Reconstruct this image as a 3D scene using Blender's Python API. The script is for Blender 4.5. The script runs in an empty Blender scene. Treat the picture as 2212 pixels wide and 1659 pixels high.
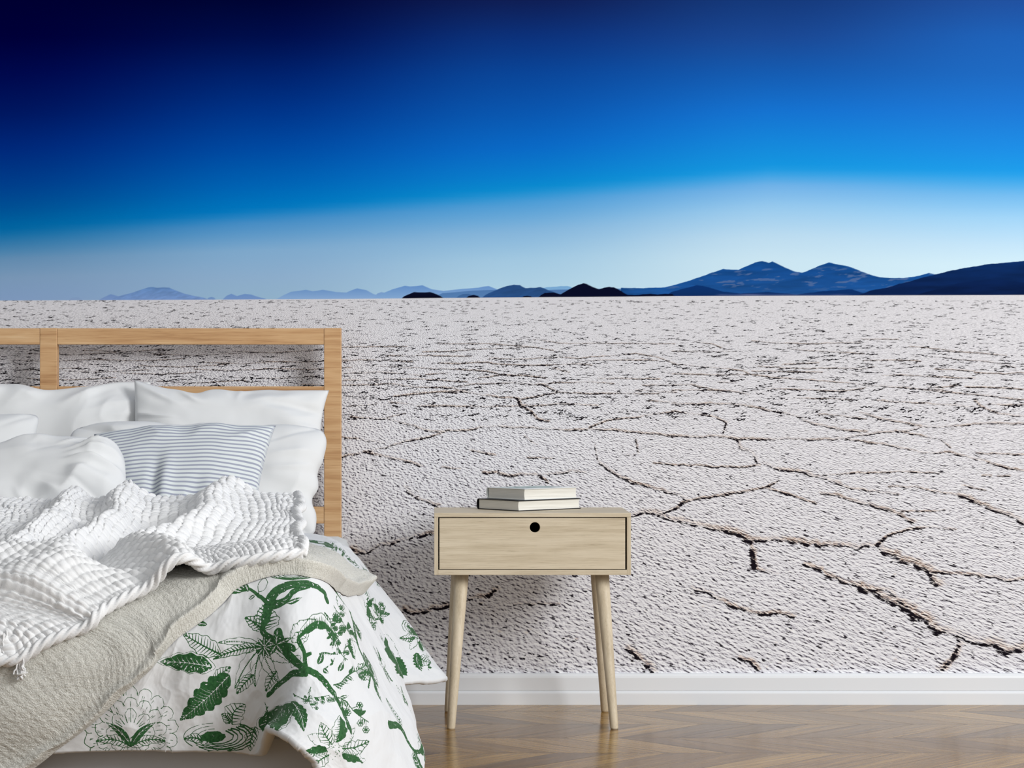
import bpy, bmesh, math, random
import numpy as np
from mathutils import Vector

random.seed(7)
C = bpy.context.scene.collection
F = 5000.0            # focal length in pixels of the 2212 px wide frame
VX, VY, H = 940.0, 850.0, 0.804   # vanishing point and eye height
DW = 6.0              # camera to back wall


def P(px, py, d):
    """point seen at pixel (px, py) at distance d in front of the camera"""
    return np.array([(px - VX) * d / F, -DW + d, H - (py - VY) * d / F])


# ---------------------------------------------------------------- noise
_rng = np.random.RandomState(11)
_LAT = _rng.rand(512, 512)


def vnoise(x, y, seed=0):
    x = np.asarray(x, float) + seed * 17.31
    y = np.asarray(y, float) + seed * 9.77
    xi = np.floor(x).astype(int); yi = np.floor(y).astype(int)
    fx = x - xi; fy = y - yi
    fx = fx * fx * fx * (fx * (fx * 6 - 15) + 10); fy = fy * fy * fy * (fy * (fy * 6 - 15) + 10)
    a = _LAT[xi % 512, yi % 512]; b = _LAT[(xi + 1) % 512, yi % 512]
    c = _LAT[xi % 512, (yi + 1) % 512]; d = _LAT[(xi + 1) % 512, (yi + 1) % 512]
    return (a * (1 - fx) + b * fx) * (1 - fy) + (c * (1 - fx) + d * fx) * fy


def fbm(x, y, seed=0, octv=3):
    s = 0.0; a = 0.5; n = 0.0
    for k in range(octv):
        s = s + a * vnoise(x * 2 ** k, y * 2 ** k, seed + 3 * k); n += a; a *= 0.5
    return s / n


def ridged(x, y, seed=0):
    return 1 - np.abs(2 * vnoise(x, y, seed) - 1)


def sstep(a, b, x):
    t = np.clip((x - a) / (b - a), 0, 1)
    return t * t * (3 - 2 * t)


# ---------------------------------------------------------------- objects
def link(o, parent=None):
    C.objects.link(o)
    if parent is not None:
        o.parent = parent
    return o


def tag(o, label=None, cat=None, group=None, kind=None):
    if label: o['label'] = label
    if cat: o['category'] = cat
    if group: o['group'] = group
    if kind: o['kind'] = kind
    return o


def empty(name, loc=(0, 0, 0)):
    o = bpy.data.objects.new(name, None)
    o.location = loc
    o.empty_display_size = 0.1
    return link(o)


def grid_obj(name, pos, mat, parent=None, attrs=None, flip=False):
    """mesh object from an (R, C, 3) array of positions"""
    R, Cc = pos.shape[:2]
    me = bpy.data.meshes.new(name)
    me.vertices.add(R * Cc)
    me.vertices.foreach_set('co', np.ascontiguousarray(pos.reshape(-1), dtype=np.float32))
    i = np.arange(R * Cc).reshape(R, Cc)
    q = np.stack([i[:-1, :-1], i[:-1, 1:], i[1:, 1:], i[1:, :-1]], -1).reshape(-1, 4)
    if flip: q = q[:, ::-1]
    n = len(q)
    me.loops.add(n * 4)
    me.polygons.add(n)
    me.loops.foreach_set('vertex_index', np.ascontiguousarray(q.reshape(-1), dtype=np.int32))
    me.polygons.foreach_set('loop_start', np.arange(0, n * 4, 4, dtype=np.int32))
    me.polygons.foreach_set('use_smooth', np.ones(n, dtype=bool))
    me.update(calc_edges=True)
    for k, v in (attrs or {}).items():
        if v.ndim == 2:
            at = me.attributes.new(k, 'FLOAT', 'POINT')
            at.data.foreach_set('value', np.ascontiguousarray(v.reshape(-1), dtype=np.float32))
        elif v.shape[2] == 3:
            at = me.attributes.new(k, 'FLOAT_VECTOR', 'POINT')
            at.data.foreach_set('vector', np.ascontiguousarray(v.reshape(-1), dtype=np.float32))
    me.materials.append(mat)
    o = bpy.data.objects.new(name, me)
    return link(o, parent)


def bm_obj(name, bm, mat, parent=None, smooth=False, mats=None):
    me = bpy.data.meshes.new(name)
    bmesh.ops.recalc_face_normals(bm, faces=bm.faces[:])
    bm.to_mesh(me); bm.free()
    if smooth:
        me.polygons.foreach_set('use_smooth', np.ones(len(me.polygons), dtype=bool))
    for m in (mats or [mat]): me.materials.append(m)
    return link(bpy.data.objects.new(name, me), parent)


def add_box(bm, x0, x1, y0, y1, z0, z1, bev=0.0):
    r = bmesh.ops.create_cube(bm, size=1.0)
    vs = r['verts']
    for v in vs:
        v.co = Vector(((x0 + x1) / 2 + v.co.x * (x1 - x0), (y0 + y1) / 2 + v.co.y * (y1 - y0), (z0 + z1) / 2 + v.co.z * (z1 - z0)))
    if bev:
        es = list({e for v in vs for e in v.link_edges})
        bmesh.ops.bevel(bm, geom=es, offset=bev, segments=2, profile=0.5, affect='EDGES')


def box_obj(name, dims, mat, parent=None, bev=0.0, smooth=False):
    bm = bmesh.new(); add_box(bm, *dims, bev=bev)
    return bm_obj(name, bm, mat, parent)


def normals(pos):
    du = np.gradient(pos, axis=1); dv = np.gradient(pos, axis=0)
    n = np.cross(dv, du)
    return n / (np.linalg.norm(n, axis=2, keepdims=True) + 1e-12)


def basis(knots, x):
    """rows of weights: cubic Hermite interpolation over uneven knots, straight beyond the ends"""
    k = np.asarray(knots, float); n = len(k); x = np.asarray(x, float)
    M = np.zeros((len(x), n))
    T = np.zeros((n, n))
    for i in range(n):
        a, b = max(i - 1, 0), min(i + 1, n - 1)
        T[i, b] += 1 / (k[b] - k[a]); T[i, a] -= 1 / (k[b] - k[a])
    for r, v in enumerate(x):
        if v <= k[0]:
            M[r, 0] += 1; M[r] += (v - k[0]) * T[0]; continue
        if v >= k[-1]:
            M[r, -1] += 1; M[r] += (v - k[-1]) * T[-1]; continue
        i = int(np.searchsorted(k, v) - 1); i = max(0, min(i, n - 2))
        h = k[i + 1] - k[i]; t = (v - k[i]) / h
        M[r, i] += 2 * t ** 3 - 3 * t ** 2 + 1; M[r, i + 1] += -2 * t ** 3 + 3 * t ** 2
        M[r] += (t ** 3 - 2 * t ** 2 + t) * h * T[i] + (t ** 3 - t ** 2) * h * T[i + 1]
    return M


def resample(pts, step):
    pts = np.asarray(pts, float)
    seg = np.linalg.norm(np.diff(pts, axis=0), axis=1); s = np.r_[0, np.cumsum(seg)]
    n = max(2, int(s[-1] / step) + 1)
    q = np.linspace(0, s[-1], n)
    return np.stack([np.interp(q, s, pts[:, i]) for i in range(pts.shape[1])], 1)


def smooth_line(pts, step):
    pts = np.asarray(pts, float)
    if len(pts) < 3: return resample(pts, step)
    seg = np.linalg.norm(np.diff(pts, axis=0), axis=1); s = np.r_[0, np.cumsum(seg)]
    n = max(3, int(s[-1] / step) + 1)
    return basis(s, np.linspace(0, s[-1], n)) @ pts


# ---------------------------------------------------------------- materials
def lin(c):
    c = np.asarray(c, float) / 255.0
    return np.where(c <= 0.04045, c / 12.92, ((c + 0.055) / 1.055) ** 2.4)


def rgba(c):
    r = lin(c); return (float(r[0]), float(r[1]), float(r[2]), 1.0)


class NT:
    def __init__(self, name, rough=0.8, spec=0.3, color=None):
        self.m = bpy.data.materials.new(name); self.m.use_nodes = True
        self.t = self.m.node_tree
        self.b = self.t.nodes['Principled BSDF']
        self.b.inputs['Roughness'].default_value = rough
        self.b.inputs['Specular IOR Level'].default_value = spec
        if color is not None: self.b.inputs['Base Color'].default_value = rgba(color)

    def put(self, sock, v):
        if hasattr(v, 'is_output'): self.t.links.new(v, sock)
        elif v is not None: sock.default_value = v

    def n(self, typ, ins=None, **props):
        nd = self.t.nodes.new('ShaderNode' + typ)
        for k, v in props.items(): setattr(nd, k, v)
        for k, v in (ins or {}).items(): self.put(nd.inputs[k], v)
        return nd

    def math(self, op, a, b=None, c=None, clamp=False):
        nd = self.n('Math', operation=op, use_clamp=clamp)
        for i, v in enumerate((a, b, c)):
            if v is not None: self.put(nd.inputs[i], v)
        return nd.outputs[0]

    def vec(self, x=0.0, y=0.0, z=0.0):
        nd = self.n('CombineXYZ', {'X': x, 'Y': y, 'Z': z}); return nd.outputs[0]

    def vmath(self, op, a, b=None):
        nd = self.n('VectorMath', operation=op)
        self.put(nd.inputs[0], a)
        if b is not None: self.put(nd.inputs[1], b)
        return nd.outputs[0]

    def noise(self, vec, scale=1.0, detail=2.0, rough=0.5, dist=0.0):
        return self.n('TexNoise', {'Vector': vec, 'Scale': scale, 'Detail': detail, 'Roughness': rough, 'Distortion': dist}).outputs['Fac']

    def step(self, a, b, x):
        nd = self.n('MapRange', interpolation_type='SMOOTHSTEP')
        self.put(nd.inputs['Value'], x); self.put(nd.inputs['From Min'], a); self.put(nd.inputs['From Max'], b)
        return nd.outputs[0]

    def mix(self, f, a, b):
        nd = self.n('Mix', data_type='RGBA')
        self.put(nd.inputs[0], f); self.put(nd.inputs[6], a); self.put(nd.inputs[7], b)
        return nd.outputs[2]

    def ramp(self, f, stops):
        nd = self.n('ValToRGB'); cr = nd.color_ramp
        while len(cr.elements) < len(stops): cr.elements.new(0.5)
        for e, (p, c) in zip(cr.elements, stops):
            e.position = p; e.color = rgba(c)
        self.put(nd.inputs['Fac'], f); return nd.outputs['Color']

    def attr(self, name):
        return self.n('Attribute', attribute_name=name)

    def obco(self):
        return self.n('TexCoord').outputs['Object']

    def color(self, v): self.put(self.b.inputs['Base Color'], v)

    def bump(self, h, strength=0.5, dist=0.002):
        nd = self.n('Bump', {'Strength': strength, 'Distance': dist, 'Height': h})
        self.put(self.b.inputs['Normal'], nd.outputs['Normal'])


def wood(name, axis, stops, scale=1.0, rough=0.5, seed=0.0, figure=1.0):
    m = NT(name, rough, 0.35)
    co = m.n('Mapping', {'Vector': m.obco(), 'Location': (seed, seed * 1.7, seed * 0.6)}).outputs[0]
    sx = {0: (1.2, 14, 14), 1: (14, 1.2, 14), 2: (14, 14, 1.2)}[axis]
    st = m.vmath('MULTIPLY', co, tuple(v * scale for v in sx))
    warp = m.noise(st, 0.35, 2, 0.5)
    rings = m.math('SINE', m.math('MULTIPLY', m.math('ADD', m.noise(st, 0.5, 3, 0.6), m.math('MULTIPLY', warp, 0.6)), 46.0 * figure))
    fib = m.noise(m.vmath('MULTIPLY', st, tuple(17.0 if i != axis else 6.0 for i in range(3))), 1.3, 3, 0.65)
    bands = m.noise(m.vmath('MULTIPLY', st, tuple(4.0 if i != axis else 0.7 for i in range(3))), 1.0, 3, 0.6)
    f = m.math('ADD', m.math('MULTIPLY', rings, 0.055), m.math('MULTIPLY', m.noise(st, 0.7, 3, 0.6), 0.35))
    f = m.math('ADD', f, m.math('ADD', m.math('MULTIPLY', fib, 0.42), m.math('MULTIPLY', bands, 0.25)))
    pores = m.step(0.36, 0.30, fib)
    m.color(m.mix(m.math('MULTIPLY', pores, 0.35), m.ramp(f, stops), rgba([c * .68 for c in stops[1][1]])))
    m.bump(fib, 0.12, 0.001)
    return m.m


HEAD_STOPS = [(0.28, (158, 114, 74)), (0.44, (196, 153, 108)), (0.58, (212, 173, 128)), (0.76, (226, 195, 154))]
NIGHT_STOPS = [(0.28, (176, 160, 134)), (0.44, (198, 183, 157)), (0.56, (211, 197, 172)), (0.74, (222, 209, 186))]


def cloth_mat(name, color, fine=900.0, strength=0.25, sheen=0.15):
    m = NT(name, 0.95, 0.12, color)
    m.b.inputs['Sheen Weight'].default_value = sheen
    co = m.obco()
    m.bump(m.math('ADD', m.noise(co, fine, 2, 0.6), m.math('MULTIPLY', m.noise(co, 14, 3, 0.5), 0.8)), strength, 0.001)
    return m.m
# ---------------------------------------------------------------- the printed wall mural
PXM = F / DW      # mural pixels per metre

SKY = [  # x, break line y, colours above the break (y, rgb), colours below it
    (-300, 520, [(0, (0, 0, 50)), (160, (0, 6, 76)), (320, (0, 36, 124)), (450, (0, 74, 152)), (515, (0, 98, 168))], [(550, (50, 120, 178)), (600, (112, 152, 192)), (655, (132, 164, 204))]),
    (20, 495, [(0, (0, 0, 55)), (80, (0, 0, 62)), (160, (0, 10, 85)), (240, (0, 25, 105)), (320, (0, 45, 135)), (400, (0, 70, 155)), (450, (0, 90, 165)), (490, (0, 112, 178))], [(520, (50, 130, 185)), (560, (110, 155, 195)), (600, (135, 168, 203)), (645, (140, 170, 210))]),
    (560, 452, [(0, (0, 5, 55)), (80, (0, 15, 80)), (160, (0, 35, 115)), (240, (0, 55, 145)), (320, (0, 78, 172)), (400, (0, 106, 192)), (448, (0, 126, 202))], [(480, (75, 150, 210)), (540, (135, 180, 218)), (600, (150, 185, 218)), (645, (155, 190, 218))]),
    (1106, 410, [(0, (15, 30, 85)), (80, (12, 50, 125)), (160, (10, 70, 155)), (240, (10, 87, 178)), (320, (10, 107, 202)), (380, (10, 128, 210)), (408, (10, 141, 212))], [(440, (80, 160, 220)), (500, (135, 185, 225)), (560, (165, 205, 232)), (640, (184, 217, 236))]),
    (1660, 364, [(0, (20, 55, 120)), (80, (25, 70, 145)), (160, (20, 90, 175)), (240, (20, 112, 205)), (300, (20, 130, 215)), (360, (20, 148, 222))], [(400, (110, 175, 230)), (450, (150, 200, 237)), (510, (185, 218, 240)), (560, (200, 228, 243)), (640, (206, 232, 245))]),
    (2190, 372, [(0, (30, 75, 150)), (80, (28, 92, 175)), (160, (28, 100, 185)), (240, (28, 115, 205)), (320, (28, 135, 220)), (370, (28, 150, 225))], [(420, (110, 180, 232)), (470, (155, 205, 240)), (530, (190, 222, 243)), (570, (205, 232, 245)), (640, (210, 235, 246))]),
    (2600, 380, [(0, (34, 88, 165)), (160, (34, 106, 195)), (320, (34, 140, 224)), (378, (34, 154, 228))], [(430, (118, 184, 234)), (530, (195, 225, 244)), (640, (212, 236, 246))]),
]
HORIZON = [(-900, 652), (0, 649.3), (480, 647.3), (760, 645.8), (950, 643.8), (1340, 641), (1456, 639.6), (2212, 637.3), (3200, 634)]

HILLS = [  # far to near: colour top, colour foot, outline
    ((132, 162, 205), (140, 168, 208), [(151, 646), (156, 643), (170, 642.5), (176, 646)]),
    ((115, 150, 203), (126, 156, 206), [(212, 649), (223, 643), (239.5, 635.5), (254, 639.6), (262, 645), (270, 649)]),
    ((104, 143, 196), (122, 155, 208), [(215, 648.5), (237, 646), (260, 639), (285, 632.8), (305, 626), (321, 620.7), (330, 620), (340, 621.8), (352, 620.9), (366, 621.4), (371, 624), (384, 629), (398.6, 634.5), (418, 639), (440, 643), (452, 648)]),
    ((114, 150, 204), (122, 156, 206), [(447, 648), (450, 643.5), (457, 641.5), (463, 643), (467, 648)]),
    ((112, 150, 206), (122, 156, 208), [(480, 648), (489.6, 639), (500, 634.8), (512, 639.6), (529, 635), (543, 636.5), (553, 640), (563.5, 643), (573, 645), (576, 648)]),
    ((126, 163, 212), (132, 166, 212), [(806, 646), (815, 634), (824, 631), (833, 633), (850, 640), (870, 646)]),
    ((110, 152, 207), (140, 176, 220), [(596, 647), (612, 638), (628.7, 630.4), (645, 628.5), (661, 626), (675.7, 629.3), (686, 628), (697.4, 626), (712, 628.5), (726.4, 631), (748, 632), (760, 627), (771.6, 623), (781, 625), (791.5, 626.8), (806, 634.8), (822, 640), (845, 646)]),
    ((120, 170, 215), (140, 182, 222), [(1160, 644), (1171, 622), (1196, 619.6), (1222, 617.8), (1233, 620), (1260, 630), (1280, 643)]),
    ((104, 148, 206), (136, 174, 218), [(800, 646), (812, 641), (824, 634.8), (848, 625), (874.7, 617.4), (885.5, 619), (900, 618), (912.6, 616.3), (921, 620), (932.6, 625), (958, 628.6), (986.8, 625.4), (1000, 624), (1015.7, 623), (1033.8, 621.4), (1044, 619.3), (1055.5, 618), (1066, 622), (1073.6, 625), (1100, 640), (1110, 645)]),
    ((80, 122, 176), (90, 132, 184), [(930, 645), (956, 633.3), (975, 632), (994, 630.4), (1020, 628), (1048, 626.8), (1081, 626), (1140, 628), (1200, 626), (1250, 625), (1330, 623), (1400, 630), (1420, 643)]),
    ((62, 100, 152), (70, 112, 164), [(985, 644), (990, 639.5), (1000, 635.5), (1012, 635), (1024, 639), (1030, 644)]),
    ((40, 74, 124), (44, 84, 140), [(1040, 644), (1050, 636.5), (1062.8, 630.4), (1080.8, 623), (1095, 618), (1109.8, 615), (1124, 616.7), (1135, 622.5), (1146, 622), (1156.8, 621.7), (1167.7, 620.3), (1176, 623), (1186, 628), (1205, 634), (1224, 643)]),
    ((20, 72, 138), (30, 80, 144), [(1338, 643), (1341, 622), (1390, 622.5), (1436, 621), (1455, 616), (1473, 610.7), (1490, 606), (1506, 600.4), (1535, 590), (1561.8, 581), (1578, 582.6), (1594.8, 583), (1612, 575), (1630, 567.4), (1639, 565), (1646, 564), (1655, 566), (1660.8, 568), (1668, 565), (1678, 569), (1687.6, 574.4), (1700, 580), (1712, 585), (1722, 588), (1733, 589), (1750, 583), (1766, 575.7), (1778, 571), (1790.6, 567), (1810, 571.5), (1832, 575.7), (1850, 582), (1869, 590), (1885, 595.5), (1902, 599), (1935, 601), (1955, 600), (1976, 597.5), (1993, 593.5), (2007, 589.7), (2021.5, 593), (2080, 600), (2200, 640)]),
    ((14, 52, 112), (16, 46, 96), [(1435, 641), (1450, 631), (1480, 623), (1505, 616), (1525, 619), (1560, 630), (1600, 634), (1660, 631), (1720, 636), (1790, 628), (1840, 625), (1870, 636), (1880, 640)]),
    ((14, 44, 94), (13, 32, 74), [(1850, 639), (1880, 628), (1918, 621), (1943, 613), (1968, 607.4), (1995, 599), (2021.5, 593), (2048, 586), (2075, 580.6), (2108, 575), (2141, 570), (2175, 567), (2212, 564), (2400, 556), (2700, 566), (3200, 600)]),
    ((12, 34, 78), (12, 28, 66), [(1975, 639), (2000, 631), (2042, 621), (2070, 612), (2104, 606.6), (2135, 604), (2166, 604.5), (2212, 611), (2400, 640)]),
    ((12, 16, 40), (10, 12, 32), [(868, 644.5), (873, 640), (885.5, 634.8), (894.6, 631), (905, 631.7), (918, 631.8), (929, 631), (936, 633), (943.4, 635.9), (952, 640), (957, 643.8)]),
    ((14, 20, 46), (12, 16, 38), [(1007, 644), (1012, 639.5), (1023, 637), (1032, 639), (1037, 643)]),
    ((14, 20, 46), (12, 16, 38), [(1127, 643), (1132, 639.8), (1139, 639), (1146, 640), (1150, 643)]),
    ((10, 14, 38), (10, 14, 40), [(1163, 643), (1168, 638), (1176.7, 632.6), (1186, 632), (1196.6, 632), (1203, 634), (1211, 636), (1226, 627), (1240, 619.6), (1250, 615), (1260, 612), (1268, 614), (1280, 620), (1294, 625), (1305, 621), (1316, 619.6), (1326, 621), (1337, 626), (1346, 632), (1356, 637), (1372, 637.5), (1388, 636), (1403, 634.6), (1420, 636.5), (1438, 635), (1452, 635.6), (1458, 641)]),
]


def crop(ox, oy, s, lines):
    return [([(ox + x * s, oy + y * s) for x, y in ln], w) for w, ln in lines]


CRACKS = []
CRACKS += crop(1200, 1060, .4575, [
    (1.25, [(360, 118), (440, 105), (520, 125), (620, 155), (720, 180), (830, 195), (920, 235)]),
    (1.1, [(920, 235), (1000, 235), (1060, 235), (1180, 250), (1300, 262), (1420, 270), (1510, 258)]),
    (1.25, [(1510, 258), (1560, 290), (1650, 330), (1730, 360), (1780, 410), (1800, 450)]),
    (.6, [(1510, 258), (1560, 215), (1700, 175), (1760, 175), (1890, 187)]),
    (.7, [(1780, 385), (1900, 395), (2040, 405), (2120, 425), (2212, 420)]),
    (.8, [(920, 235), (930, 290), (940, 360), (975, 380), (1050, 395)]),
    (.7, [(500, 105), (560, 90), (600, 55), (720, 30), (840, 15), (930, 0)]),
    (.9, [(1180, 345), (1260, 380), (1340, 425), (1440, 455)]),
    (1.35, [(1440, 455), (1530, 490), (1640, 550), (1740, 610), (1830, 670), (1950, 700), (2030, 720), (2120, 755), (2212, 740)]),
    (1.0, [(1900, 700), (1910, 740), (1870, 800), (1830, 850)]),
    (.8, [(1500, 470), (1560, 465), (1600, 490), (1640, 540)]),
    (.75, [(640, 460), (720, 480), (790, 525), (860, 555), (940, 580), (1050, 580), (1130, 600)]),
    (.9, [(340, 745), (400, 790), (460, 850)]), (.7, [(870, 790), (920, 810), (960, 850)]),
    (.8, [(1250, 15), (1310, 18), (1390, 45), (1480, 65), (1580, 95), (1690, 150)]),
    (.4, [(1640, 95), (1740, 97), (1820, 93)]),
    (1.0, [(1900, 20), (1990, 55), (2060, 90), (2150, 120), (2212, 155)]),
    (.5, [(1040, 0), (1130, 30), (1230, 65)])])
CRACKS += crop(700, 840, .3436, [
    (.7, [(0, 445), (105, 430), (180, 415), (260, 395), (390, 370), (440, 350), (560, 325), (700, 295), (770, 265), (900, 260), (980, 245), (1080, 238), (1200, 245), (1350, 250), (1500, 258), (1680, 255), (1800, 262), (1960, 275), (2212, 297)]),
    (.75, [(250, 395), (320, 415), (440, 440), (540, 460), (620, 490)]), (.6, [(0, 295), (105, 305), (220, 318), (380, 345)]),
    (.75, [(170, 180), (260, 185), (380, 190), (460, 205), (560, 235), (660, 265), (740, 270)]), (.4, [(400, 180), (510, 155)]),
    (.75, [(440, 50), (580, 35), (740, 22), (860, 15), (1000, 40), (1110, 55), (1220, 62), (1230, 100), (1300, 140), (1340, 190), (1410, 203)]),
    (.65, [(580, 112), (740, 105), (900, 115), (1100, 112), (1230, 108), (1380, 105), (1480, 98), (1600, 100), (1720, 108)]),
    (.55, [(1240, 65), (1360, 45), (1480, 22), (1600, 30), (1780, 32), (2100, 30)]),
    (.6, [(1670, 245), (1800, 195), (1960, 180), (2100, 158), (2212, 140)]),
    (.75, [(1000, 530), (1090, 530), (1160, 545), (1320, 540), (1440, 540), (1560, 518), (1640, 530)]),
    (.8, [(1730, 470), (1790, 505), (1850, 555), (1960, 595), (2060, 625), (2212, 665), (2280, 700)]),
    (.6, [(920, 390), (1000, 400), (1080, 420)]), (.45, [(1260, 300), (1300, 330), (1340, 352)]), (.45, [(1280, 433), (1440, 440)]),
    (.5, [(740, 490), (850, 505)]), (.75, [(500, 615), (570, 680), (640, 705), (720, 745)]), (.4, [(1880, 420), (1970, 415)]),
    (.45, [(1960, 320), (1975, 400)]), (.4, [(2070, 470), (2212, 475)]), (.6, [(2040, 75), (2212, 90)]), (.5, [(410, 85), (560, 100)]), (.4, [(160, 110), (330, 98)]),
    (.4, [(1700, 350), (1720, 450)]), (.5, [(1360, 555), (1410, 590)])])
CRACKS += crop(1452, 840, .3436, [
    (.8, [(0, 298), (150, 303), (330, 300), (420, 315), (560, 315), (700, 318), (850, 318), (1000, 318), (1090, 315), (1200, 290), (1350, 275), (1480, 262), (1600, 240), (1750, 235), (1900, 225), (2050, 220), (2212, 222)]),
    (.75, [(0, 95), (120, 98), (240, 92), (380, 98), (500, 115), (640, 145), (760, 165), (860, 215), (980, 240), (1100, 265), (1220, 270)]),
    (.6, [(0, 140), (150, 160), (270, 180), (340, 210), (320, 280)]),
    (.6, [(1090, 315), (1220, 335), (1340, 352), (1470, 378), (1580, 405), (1750, 400), (1860, 430), (1980, 460), (2090, 495), (2212, 520)]),
    (.55, [(1400, 265), (1540, 290), (1690, 322), (1750, 375)]),
    (.95, [(410, 320), (430, 375), (500, 400), (540, 465), (640, 500), (740, 520), (800, 520), (880, 550), (960, 560), (1050, 600)]),
    (.6, [(1050, 600), (1130, 630), (1280, 645), (1420, 668)]),
    (.55, [(0, 478), (200, 485), (330, 495), (450, 490), (550, 480)]), (.5, [(900, 550), (1130, 530), (1300, 528), (1480, 520), (1680, 532)]),
    (.6, [(50, 720), (200, 685), (400, 660), (580, 620), (680, 575)]), (.5, [(590, 620), (720, 660), (900, 725)]),
    (.5, [(1360, 615), (1540, 620), (1680, 650), (1760, 665), (1850, 685)]),
    (.65, [(1290, 75), (1460, 85), (1620, 95), (1800, 108), (1940, 115)]), (.7, [(1900, 75), (1940, 115), (2050, 160), (2212, 175)]),
    (.6, [(1980, 100), (2150, 105), (2212, 100)]), (.65, [(1180, 150), (1300, 190), (1440, 210), (1560, 235)]), (.45, [(920, 160), (1060, 170), (1220, 190)]),
    (.5, [(770, 60), (1000, 62), (1130, 70)]), (.5, [(600, 0), (900, 10), (1060, 15), (1200, 0)]), (.55, [(0, 10), (230, 10), (380, 15), (480, 40)]),
    (.6, [(1500, 0), (1760, 25), (1920, 40), (2212, 70)]), (.5, [(1910, 405), (2080, 412), (2212, 415)]), (.4, [(1820, 605), (1970, 640)]),
    (.4, [(1440, 770), (1640, 770), (1720, 760)]), (.7, [(1950, 550), (2000, 548)]), (.4, [(2040, 550), (2120, 548)])])
CRACKS += crop(700, 630, .3436, [(.62, l) for l in [
    [(-140, 585), (110, 590), (280, 587), (420, 580), (540, 600), (800, 605), (870, 630)], [(380, 550), (560, 552), (700, 555), (900, 570)], [(120, 560), (340, 558)],
    [(110, 515), (340, 508), (480, 515), (610, 530)], [(340, 470), (480, 478), (700, 485), (980, 497), (1090, 515)],
    [(720, 450), (860, 455), (1000, 445), (1130, 460), (1280, 465), (1440, 462), (1560, 455), (1680, 462)], [(970, 545), (1120, 525), (1280, 530), (1390, 545)],
    [(840, 600), (960, 580), (1180, 575), (1320, 585), (1480, 575), (1680, 570), (1820, 580)], [(1370, 585), (1480, 635)], [(110, 440), (240, 430), (420, 435), (550, 440)],
    [(400, 405), (640, 403), (930, 408)], [(620, 380), (760, 378), (980, 362), (1320, 350), (1440, 370)], [(720, 330), (1000, 328), (1330, 350)],
    [(1320, 300), (1500, 328), (1720, 325), (2200, 330)], [(1040, 420), (1240, 425), (1440, 415), (1600, 420), (1700, 410), (1800, 405), (1960, 390), (2080, 410), (2212, 455)],
    [(1620, 435), (1880, 430), (2100, 435)], [(1720, 545), (1880, 548), (2110, 550)], [(2000, 590), (2212, 588)], [(640, 522), (780, 515)], [(1440, 480), (1540, 510)],
    [(110, 350), (300, 348), (520, 345)], [(1960, 620), (2100, 628), (2212, 632)], [(560, 635), (590, 632)], [(750, 632), (900, 636)]]])
CRACKS += crop(1452, 630, .3436, [(.62, l) for l in [
    [(0, 455), (160, 470), (340, 485), (440, 500), (500, 525), (620, 540), (780, 550), (940, 562), (1090, 575), (1220, 590), (1380, 600), (1560, 610), (1700, 620)],
    [(0, 375), (200, 380), (400, 378)], [(0, 520), (300, 525), (480, 522)], [(120, 585), (240, 615), (410, 632)], [(1050, 632), (1220, 600)], [(500, 500), (760, 505), (940, 508)],
    [(540, 470), (800, 485), (1000, 482), (1180, 487), (1270, 475)], [(690, 460), (920, 450)], [(1320, 530), (1440, 522), (1520, 530), (1680, 538), (1900, 545)],
    [(1200, 435), (1400, 432), (1560, 438)], [(1650, 410), (1850, 432), (1990, 440), (2160, 478)], [(1700, 375), (1950, 388), (2100, 402)], [(1490, 345), (1780, 372)],
    [(140, 315), (250, 330), (310, 355)], [(500, 310), (640, 322), (860, 330), (960, 325), (1180, 320)], [(1190, 300), (1420, 300)], [(720, 360), (900, 375), (1200, 390)],
    [(1600, 600), (1700, 605), (1790, 590)], [(1900, 510), (2080, 518), (2212, 510)], [(1650, 487), (1780, 495), (1900, 500)], [(1840, 600), (2000, 605), (2212, 615)],
    [(280, 570), (400, 572)], [(850, 620), (1020, 628)], [(0, 590), (110, 588)]]])
CRACKS += crop(700, 1060, .27125, [
    (1.0, [(220, 470), (250, 510), (370, 490), (450, 440), (540, 420), (600, 395), (690, 380), (860, 340)]),
    (.9, [(640, 950), (700, 990), (800, 965), (900, 935), (1000, 915), (1140, 880), (1300, 835), (1380, 790)]),
    (.6, [(1520, 905), (1620, 900), (1760, 905), (1870, 910)]), (.7, [(660, 0), (740, 60), (830, 95), (910, 120)])])
CRACKS += [([(x0, y0), (x0 + 90, y0 + 3), (x0 + 190, y0 - 2)], .42) for x0, y0 in [(-40, 752), (60, 764), (180, 757), (330, 765), (500, 759), (20, 778), (210, 777), (300, 790), (430, 783), (560, 780), (-20, 797), (130, 801), (260, 806), (420, 798), (570, 796), (60, 818), (340, 824), (500, 815)]]


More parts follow.
